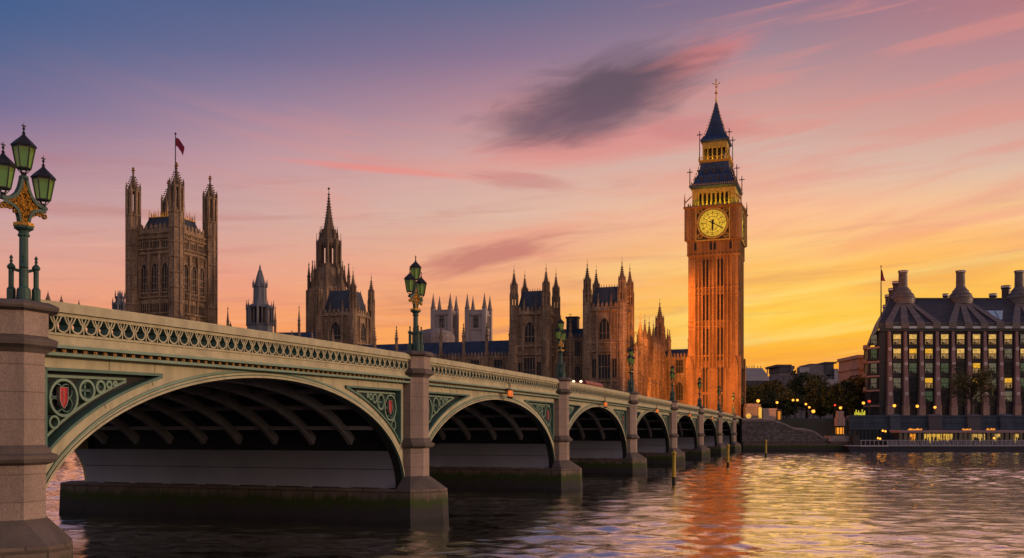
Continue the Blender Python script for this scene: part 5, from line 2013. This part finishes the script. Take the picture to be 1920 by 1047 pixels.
# ------------------------------------------------------------------ embankment
t = thing('embankment_wall', 'blue grey stone river wall running below the office block', 'river wall', (xx(1600, 255), 255, 0))
ze_ = lambda p: zz(p, 255)
xe_ = lambda p: xx(p, 255) - xx(1600, 255)
b = MB()
xr = 420
b.box(xe_(1592), xr, -.3, 1.2, -2, ze_(806))
b.box(xe_(1592), xr, -.7, 1.2, ze_(806) + .01, ze_(802))
b.box(xe_(1592), xr, -.15, 1.0, ze_(802) + .01, ze_(782))
b.box(xe_(1592), xr, -.4, 1.1, ze_(782) + .01, ze_(779))
b.box(xe_(1592), xr, -.35, 1.0, ze_(794), ze_(792.5))
b.build('wall', [M['wallb']], t)
for i, px in enumerate((1676, 1751, 1823, 1884, 1960)):
    p = MB()
    w = 1.7 if i else 1.3
    p.box(xe_(px) - w, xe_(px) + w, -1.1, .9, -2, ze_(781))
    p.frus(xe_(px), -.1, ze_(781), w + .2, ze_(777), w * .7, 0, 1.2, .7)
    p.build('wall_pier', [M['wallb'] if i not in (1, 2) else M['hazed']], t)
b = MB()
for i in range(60):
    b.box(xe_(1600 + i * 7) - .12, xe_(1600 + i * 7) + .12, -.75, -.3, -1, ze_(807))
b.build('timber_fenders', [M['algae']], t)

t = thing('rear_river_wall', 'plain blue grey wall behind the river stairs', 'river wall', (xx(1470, 262), 262, 0))
b = MB()
b.box(0, xx(1590, 262) - xx(1470, 262), 0, 1.0, 0, zz(787, 262))
b.box(-.2, xx(1590, 262) - xx(1470, 262), -.25, 1.1, zz(787, 262) + .01, zz(784.5, 262))
b.box(0, xx(1590, 262) - xx(1470, 262), -.15, .3, zz(800, 262), zz(798, 262))
b.build('wall', [M['wallb']], t)

t = thing('river_stairs', 'grey stone river stair with a wavy sloping parapet beside the end of the bridge', 'stairs', (xx(1398, 252), 252, 0))
xs_ = lambda p: xx(p, 252) - xx(1398, 252)
zs_ = lambda p: zz(p, 252)
prof = [(1391, 787), (1420, 787), (1440, 787), (1452, 789), (1464, 793), (1476, 798), (1486, 803), (1496, 805), (1510, 806), (1521, 808), (1530, 812), (1537, 818), (1545, 822), (1556, 823)]
b = MB()
b.plate([(xs_(1391), zs_(830))] + [(xs_(1556), zs_(830))] + [(xs_(p), zs_(y)) for p, y in reversed(prof)], 0, 3.0)
b.build('stair_wall', [M['rubble']], t)
b = MB()
for (p0, y0), (p1, y1) in zip(prof, prof[1:]):
    b.loft([[(xs_(p), -.35, zs_(y + 2.2)), (xs_(p), 3.2, zs_(y + 2.2)), (xs_(p), 3.2, zs_(y - 1.6)), (xs_(p), 1.4, zs_(y - 2.6)), (xs_(p), -.35, zs_(y - 1.6))] for p, y in ((p0, y0), (p1, y1))])
    b.loft([[(xs_(p), -.16, zs_(y + 4.4)), (xs_(p), .2, zs_(y + 4.4)), (xs_(p), .2, zs_(y + 3.1)), (xs_(p), -.16, zs_(y + 3.1))] for p, y in ((p0, y0), (p1, y1))], 0)
b.build('coping', [M['coping']], t)
b = MB()
b.box(xs_(1553), xs_(1588), -1.6, 4, zs_(826), zs_(817.5))
b.box(xs_(1551), xs_(1589), -1.9, 4, zs_(828), zs_(826) - .01)
b.box(xs_(1555), xs_(1586), -1.3, 4, zs_(831), zs_(828) - .01)
b.build('landing', [M['coping']], t)
b = MB()
b.box(xs_(1391), xs_(1590), -1.2, 3.5, -2.5, zs_(831))
b.build('stair_base', [M['tide']], t)

# kiosks and stone blocks at the bridge end
M['glow'] = mat('orange_lit_glass', (.4, .2, .03), rough=.4, emit=(1.0, .34, .025), es=1.25, bump=0)
M['glowy'] = mat('yellow_lit_glass', (.2, .13, .03), rough=.4, emit=(1.0, .56, .08), es=1.0, bump=0)
M['redl'] = mat('red_signal_glass', (.4, .03, .02), rough=.4, emit=(1.0, .06, .03), es=1.6, bump=0)


def lit_kiosk(px, Y, yb, yt, w, label, roofed=False):
    z = lambda p: zz(p, Y)
    t = thing('lit_kiosk', label, 'kiosk', (xx(px, Y), Y, z(yb)), 0, 'small lit kiosks at the river stairs')
    h = z(yt) - z(yb)
    m = Y / F
    g = MB()
    g.lathe(0, 0, [(w * m * .8, .1), (w * m * .8, h * .82)], 8)
    g.build('glazing', [M['glow']], t)
    f = MB()
    for j in range(8):
        a = PI / 8 + PI / 4 * j
        f.bar((w * m * .84 * math.cos(a), w * m * .84 * math.sin(a), 0), (w * m * .84 * math.cos(a), w * m * .84 * math.sin(a), h * .85), .16)
    f.lathe(0, 0, [(w * m, -.05), (w * m, .12)], 8)
    f.lathe(0, 0, [(w * m * .95, h * .82), (w * m * 1.05, h * .88), (w * m * .7, h * .96), (.1, h)], 8)
    f.build('frame', [M['iron']], t)
    if roofed:
        s = MB()
        s.box(-w * m * .85, w * m * .85, -w * m * .8, w * m * .8, h * 1.001, h * 1.95)
        s.box(-w * m * .6, w * m * .65, -w * m * .6, w * m * .6, h * 1.951, h * 2.75)
        s.build('sign_box', [M['balc']], t)


lit_kiosk(1461, 257, 791, 767, 4.5, 'tall narrow orange lit kiosk at the head of the river stairs')
lit_kiosk(1574.5, 253, 815, 799, 9, 'wide orange lit kiosk under a pink box at the foot of the river stairs', True)

t = thing('toll_house', 'low grey stone lodge with a clock plaque beside the end of the bridge', 'lodge', (xx(1400, 258), 258, zz(787, 258)))
zl = lambda p: zz(p, 258) - zz(787, 258)
xl = lambda p: xx(p, 258) - xx(1400, 258)
b = MB()
b.box(xl(1398), xl(1429), 0, 5, -1.5, zl(764))
b.box(xl(1400), xl(1426), -.3, 5.2, zl(764) + .01, zl(758.5))
b.box(xl(1401), xl(1424), .4, 5.0, zl(758.5) + .01, zl(757))
b.box(xl(1397), xl(1430), -.25, 5.1, zl(768), zl(766))
b.box(xl(1413), xl(1420), -.12, .2, 0, zl(770))
b.build('lodge_wall', [M['coping']], t)
b = MB()
b.box(xl(1432), xl(1457), .8, 4, -1.5, zl(769))
b.box(xl(1431), xl(1458), .6, 4.2, zl(769) + .01, zl(766))
b.build('side_wall', [M['pale']], t)
b = MB()
b.plate(circ(xl(1403), zl(780), .75, 14), -.2, .05, 0)
b.stroke(circ(xl(1403), zl(780), .85, 14), .25, -.3, .05, 1, closed=True)
b.build('lit_arch', [M['glowy'], M['coping']], t)
b = MB()
b.lathe(xl(1424.5), -.5, [(.42, -.2), (.42, zl(768)), (.5, zl(767)), (.2, zl(764))], 10)
b.build('lit_pillar', [M['glowy']], t)

# ------------------------------------------------------------------ street lamps on the bank
M['lampw'] = mat('warm_lit_lamp_globe', (.3, .15, .04), rough=.4, emit=(1.0, .36, .035), es=2.6, bump=0)


def street_lamp(px, py, Y, ybase, label, glow='lampw', r=.42, twin=False):
    z0 = max(zz(ybase, Y), 0)
    t = thing('street_lamp', label, 'street lamp', (xx(px, Y), Y, z0), 0, 'lit street lamps on the far bank')
    h = zz(py, Y) - z0
    b = MB()
    b.lathe(0, 0, [(.22, 0), (.2, .5), (.1, .9), (.07, h - .5), (.16, h - .42), (.06, h - .36)], 8)
    xs2 = (-.65, .65) if twin else (0,)
    if twin:
        b.bar((-.65, 0, h - .45), (.65, 0, h - .45), .09)
    for x in xs2:
        b.lathe(x, 0, [(.16, h - .5), (.1, h - .36)], 8)
        b.lathe(x, 0, [(r * .6, h + r * .8), (r * .3, h + r * 1.2), (.02, h + r * 1.8)], 8)
    b.build('lamp_post', [M['iron']], t)
    for x in xs2:
        g = MB()
        g.ball((x, 0, h), r, 0, 10)
        g.build('globe', [M[glow]], t)


SL = [(1421.5, 752, 262, 766, 'lit globe lamp above the stone lodge at the end of the bridge', 'lampw', .45, False),
      (1457, 755, 262, 785, 'lit lamp just above the narrow orange kiosk', 'lampw', .35, False),
      (1491, 750.5, 286, 783, 'lit twin globe lamp, highest of the cluster among the trees', 'lampw', .36, True),
      (1511, 758, 300, 782, 'lit globe lamp right of the twin lamp among the trees', 'lampw', .36, False),
      (1517.5, 764, 310, 782, 'second lit globe lamp stepping down right of the twin lamp', 'lampw', .36, False),
      (1525, 771.5, 300, 782, 'brightest lit globe lamp low in front of the trees', 'lampw', .55, False),
      (1532, 774, 320, 782, 'small lit lamp touching the brightest globe on its right', 'lampw', .4, False),
      (1565.5, 760, 262, 800, 'slim red tipped lamp post left of the pink box', 'redl', .3, False),
      (1576, 765, 262, 790, 'lit lamp standing just above the pink box', 'lampw', .4, False),
      (1619, 756, 275, 782, 'lit lamp before the narrow pink building', 'lampw', .42, False),
      (1677, 761, 258, 782, 'lit lamp at the left end of the river wall below the office block', 'lampw', .42, False),
      (1720, 762, 258, 782, 'lit lamp second from the left below the office block', 'lampw', .40, False),
      (1753, 764, 258, 782, 'lit lamp at the dark gap in the river wall below the office block', 'lampw', .36, False)]
for px, py, Y, yb, lb, gl, r, tw in SL:
    street_lamp(px, py, Y, yb, lb, gl, r, tw)
t = thing('traffic_light', 'red traffic light at the corner of the office block', 'traffic light', (xx(1629, 270), 270, GZ))
b = MB()
hh = zz(753, 270) - GZ
b.lathe(0, 0, [(.12, 0), (.09, hh - .9)], 8)
b.box(-.35, .35, -.2, .2, hh - 1.4, hh + .6)
b.build('signal_post', [M['iron']], t)
b = MB()
b.lathe(0, -.3, [(.3, hh - .3), (.42, hh), (.3, hh + .3)], 10)
b.build('red_lens', [M['redl']], t)
t = thing('illuminated_sign', 'row of yellow lit panels on the river wall left of the office block', 'sign', (xx(1612, 262), 262, zz(780, 262)))
b = MB()
rnd = random.Random(8)
for i in range(9):
    x = -1.3 + i * .33
    b.box(x - .12, x + .12, -.05, .05, .2, .2 + rnd.uniform(.6, 1.5), 0)
b.box(-1.7, 1.7, .06, .16, -.6, .22, 1)
b.build('lit_panels', [mat('yellow_green_panel', (.3, .3, .03), rough=.4, emit=(.85, .75, .05), es=.9, bump=0), M['iron']], t)


# ------------------------------------------------------------------ floating restaurant
M['hull'] = mat('navy_hull', (.018, .022, .045), (.012, .014, .026), .5, .3, bump=.05)
M['white'] = mat('grey_white_rail', (.40, .38, .42), (.3, .29, .33), .6, 2, bump=.05)
M['awn'] = mat('mauve_canopy', (.34, .22, .25), (.26, .17, .2), .7, .6, bump=.05)
M['glassb'] = mat('smoky_glazing', (.03, .035, .045), rough=.15, bump=.02, spec=.6)


def pontoon():
    Y = 247
    x = lambda p: xx(p, Y) - xx(1600, Y)
    z = lambda p: zz(p, Y)
    t = thing('floating_restaurant', 'long dark floating restaurant with lit windows moored at the river wall', 'boat', (xx(1600, Y), Y, 0))
    b = MB()
    x0, x1 = x(1590), x(2010)
    b.loft([[(x0 + 1.2, .5, -.5), (x1, .0, -.5), (x1, 6.2, -.5), (x0 + 1.2, 5.5, -.5)], [(x0, .3, z(837)), (x1, -.2, z(837)), (x1, 6.3, z(837)), (x0, 5.8, z(837))]])
    b.build('hull', [M['hull']], t)
    b = MB()
    b.box(x0, x1, -.3, 6.3, z(837) + .01, z(835.5))
    b.box(x(1612), x(1664), -.5, -.1, z(837.6), z(836))
    b.build('deck_edge', [M['white']], t)
    b = MB()
    xa = x(1690)
    b.box(xa, x1, 1.6, 5.9, z(835.5), z(812))
    b.build('cabin', [M['glassb']], t)
    rnd = random.Random(12)
    i = 0
    px = 1693
    while px < 1985:
        w = rnd.choice((7, 9, 11))
        if 1706 < px < 1722:
            k = 'glow'
        elif 1737 < px < 1792:
            k = 'glowy'
        elif 1826 < px < 1850 or 1868 < px < 1880 or 1900 < px < 1912:
            k = 'lit'
        else:
            k = None
        if k:
            g = MB()
            g.box(x(px), x(px + w - 1.0), 1.5, 1.59, z(832), z(814))
            for j in range(4):
                xx0 = rnd.uniform(x(px), x(px + w - 2))
                g.box(xx0, xx0 + rnd.uniform(.15, .5), 1.4, 1.48, z(832), z(rnd.uniform(826, 820)), 1)
            for j in range(1, 3):
                g.box(x(px), x(px + w - 1.0), 1.42, 1.49, z(814 + 6 * j) - .04, z(814 + 6 * j) + .04, 1)
            g.build('lit_window', [M[k], M['bronzed']], t)
        px += w
    f = MB()
    for i in range(36):
        xq = x(1690 + i * 8.7)
        f.box(xq - .06, xq + .06, 1.35, 1.5, z(835), z(812))
    f.build('window_posts', [M['iron']], t)
    c = MB()
    c.box(x(1688), x1, -.4, 6.4, z(812), z(810))
    c.box(x(1686), x1, -.6, 6.5, z(810) + .005, z(807))
    co = c.build('canopy', [M['awn']], t)
    g = MB()
    for a, b_ in ((1703, 1730), (1805, 1822), (1850, 1866)):
        for i in range(int((b_ - a) / 2)):
            g.box(x(a + i * 2) - .08, x(a + i * 2) + .1, -.3, 0, z(807) + .01, z(807) + rnd.uniform(.2, .55))
    g.build('roof_lights', [M['glow']], co)
    r = MB()
    r.box(x(1612), x1, -.28, -.18, z(826.4), z(825.4))
    for i in range(48):
        xq = x(1614 + i * 8.2)
        r.box(xq - .05, xq + .05, -.27, -.19, z(836), z(825.4))
    r.build('railing', [M['white']], t)
    s = MB()
    for i in range(17):
        a = 1664 + i * 20
        s.box(x(a + .5), x(a + 19.5), -.12, -.06, z(835.4), z(827.5))
    s.build('rail_screens', [mat('frosted_rail_screen', (.17, .16, .20), (.10, .10, .13), .4, 1.2, bump=.03)], t)
    for px_ in (1692, 1730, 1768, 1806, 1844, 1882, 1920, 1958):
        p = MB()
        p.box(x(px_) - .1, x(px_) + .1, -.1, .1, z(836), z(811))
        p.build('canopy_post', [M['iron']], t)
    # tables and chairs on the open fore deck
    d = MB()
    for i in range(7):
        xq = x(1608 + i * 12 + rnd.uniform(-2, 2))
        d.lathe(xq, 2.2, [(.3, z(835)), (.05, z(835) + .1), (.05, z(835) + .75)], 8)
        d.lathe(xq, 2.2, [(.5, z(835) + .75), (.5, z(835) + .8)], 10)
        for sx in (-.8, .8):
            d.box(xq + sx - .22, xq + sx + .22, 2.0, 2.4, z(835) + .4, z(835) + .46)
            d.box(xq + sx * 1.25 - .03, xq + sx * 1.25 + .03, 2.0, 2.4, z(835), z(835) + .95)
    d.build('deck_furniture', [M['hazed']], t)
    w = MB()
    w.box(x(1604), x(1616), 1.5, 4, z(835.4), z(817))
    w.box(x(1603), x(1617), 1.3, 4.2, z(817) + .01, z(816))
    w.bar((x(1611), 2.5, z(816)), (x(1611), 2.5, z(803)), .12)
    w.build('wheelhouse', [M['bronzed']], t)
    l = MB()
    for px_, py_ in ((1648, 822), (1652, 823), (1657, 808), (1662, 809), (1784, 836), (1838, 834), (1842, 833), (1866, 822)):
        l.ball((x(px_), .6, z(py_)), .26, 0, 8)
    l.build('deck_lights', [M['lampw']], t)


pontoon()

# ------------------------------------------------------------------ trees
M['leaf'] = mat('dark_green_foliage', (.07, .085, .028), (.035, .048, .016), .8, .35, bump=0)
M['leaf2'] = mat('olive_foliage', (.11, .095, .028), (.055, .055, .018), .8, .35, bump=0)
M['bark'] = mat('dark_bark', (.05, .038, .028), (.03, .022, .017), .9, 1.5, (1, 1, .3), bump=.3)


def tree(px, Y, ytop, ybase, wpx, label, seed, leaf='leaf', dens=1.0, bare=False, size=.55):
    rnd = random.Random(seed)
    z0 = GZ if not bare else zz(ybase, Y)
    t = thing('broadleaf_tree', label, 'tree', (xx(px, Y), Y, z0), 0, 'trees beyond the river wall')
    h = zz(ytop, Y) - z0
    w = wpx * Y / F / 2
    b = MB()
    b.tube([(0, 0, -.3), (.1, 0, h * .2), (-.1, .1, h * .45), (.1, 0, h * .8)], [.035 * h, .027 * h, .018 * h, .006 * h], 8)
    tips = []
    for i in range(13 if not bare else 22):
        a = rnd.uniform(0, 2 * PI)
        zs = h * rnd.uniform(.22, .6)
        rr = w * rnd.uniform(.45, .95)
        ze = min(h * .97, zs + h * rnd.uniform(.12, .45))
        mid = (rr * .5 * math.cos(a) + rnd.uniform(-.4, .4), rr * .5 * math.sin(a), zs + (ze - zs) * .62)
        end = (rr * math.cos(a), rr * math.sin(a), ze)
        b.tube([(0, 0, zs), mid, end], [.014 * h, .009 * h, .003 * h], 5)
        tips.append(end)
        tips.append(mid)
        if bare:
            for j in range(4):
                a2 = a + rnd.uniform(-.9, .9)
                e2 = (mid[0] + w * .4 * math.cos(a2), mid[1] + w * .4 * math.sin(a2), mid[2] + h * rnd.uniform(.02, .25))
                b.tube([mid, e2], [.006 * h, .002 * h], 4)
                tips.append(e2)
    b.build('trunk', [M['bark']], t)
    c = MB()
    clumps = list(tips)
    for i in range(int(46 * dens)):
        a, u = rnd.uniform(0, 2 * PI), rnd.uniform(-.9, 1)
        r = rnd.uniform(.55, 1.0)
        prof = math.sqrt(max(0, 1 - u * u)) * (1 if u > -.2 else .85)
        clumps.append((w * r * prof * math.cos(a), w * r * prof * math.sin(a), h * (.60 + .38 * u * rnd.uniform(.85, 1))))
    per = int((60 if not bare else 34) * dens)
    for cx, cy, cz in clumps:
        cr = rnd.uniform(.10, .2) * w + .5
        for i in range(per):
            v = Vector((rnd.gauss(0, 1), rnd.gauss(0, 1), rnd.gauss(0, .75)))
            v *= cr * .6
            p = Vector((cx, cy, cz)) + v
            if p.z < h * .1:
                continue
            s = size * rnd.uniform(.5, 1.1)
            n = Vector((rnd.gauss(0, 1), rnd.gauss(0, 1), rnd.gauss(0, 1))).normalized()
            a_ = n.orthogonal().normalized() * s
            b_ = n.cross(a_).normalized() * s * .6
            c.add([p - a_, p - b_, p + a_, p + b_], [(0, 1, 2, 3)])
    c.build('crown', [M[leaf]], t)
    return t


TREES = [(1415, 300, 724, 78, 'dark tree immediately right of the clock tower foot', 'leaf'),
         (1447, 318, 716, 64, 'second dark tree right of the clock tower, below the mansard hall', 'leaf2'),
         (1474, 300, 738, 52, 'low dark tree left of the twin lamp', 'leaf'),
         (1512, 335, 699, 74, 'tallest dark tree in front of the stepped stone building', 'leaf'),
         (1538, 315, 732, 50, 'low dark tree behind the brightest globe lamp', 'leaf2'),
         (1563, 300, 722, 66, 'dark round tree behind the pink box kiosk', 'leaf'),
         (1597, 312, 708, 70, 'tree with glowing gold upper edge left of the office block', 'leaf2'),
         (1585, 300, 742, 44, 'low bushy tree at the foot of the gold edged tree', 'leaf')]
for i, (px, Y, yt, w, lb, lf) in enumerate(TREES):
    tree(px, Y, yt, 782, w, lb, 20 + i, lf)
tree(1822, 262, 688, 779, 82, 'thin leaved tree with bare branches in front of the office block', 77, 'leaf2', .55, True, .34)

# ------------------------------------------------------------------ car headlights glimpsed over the bridge parapet: a small bus and a street lamp
t = thing('single_decker_bus', 'red bus with two pale roof lights just showing over the bridge parapet', 'bus', bp_(90.5, 5.6, 8.95), BRZ)
t.scale = (1, 1, .84)
M['palel'] = mat('pale_roof_light', (.5, .45, .35), rough=.4, emit=(1.0, .78, .42), es=3.0, bump=0)
M['busred'] = mat('red_bus_paint', (.20, .03, .02), (.14, .022, .016), .35, 1, bump=0)
b = MB()
L_, w_, h_ = 9.0, 1.25, 2.9
b.loft([[(x_, -w_ + i_, z_), (x_, w_ - i_, z_)][::1] + [(x_ + 0, w_ - i_, z_ + .01), (x_, -w_ + i_, z_ + .01)] for x_, i_, z_ in ((0, 0, .35), (L_, 0, .35))]) if False else None
b.loft([[(0, -w_, .35), (L_, -w_, .35), (L_, w_, .35), (0, w_, .35)], [(0, -w_, 2.5), (L_, -w_, 2.5), (L_, w_, 2.5), (0, w_, 2.5)], [(.25, -w_ + .2, h_), (L_ - .2, -w_ + .2, h_), (L_ - .2, w_ - .2, h_), (.25, w_ - .2, h_)]])
b.build('bus_body', [M['busred']], t)
b = MB()
b.box(.5, L_ - .4, -w_ - .02, w_ + .02, 1.25, 2.2)
b.box(-.03, .2, -w_ + .15, w_ - .15, 1.15, 2.35)
b.build('window_band', [M['glassb']], t)
for x_ in (1.6, 7.2):
    for y_ in (-1, 1):
        b = MB()
        b.T = Matrix.Translation((x_, y_ * 1.1, .48)) @ Matrix.Rotation(PI / 2, 4, 'X')
        b.lathe(0, 0, [(.3, -.17), (.48, -.15), (.48, .15), (.3, .17)], 14)
        b.T = None
        b.build('wheel', [M['iron']], t)
for y_ in (-.85, .85):
    b = MB()
    b.ball((-.02, y_, .8), .15)
    b.build('headlamp', [M['lampw']], t)
for y_ in (-.55, .35):
    b = MB()
    b.ball((.12, y_, 2.74), .17)
    b.build('roof_light', [M['palel']], t)
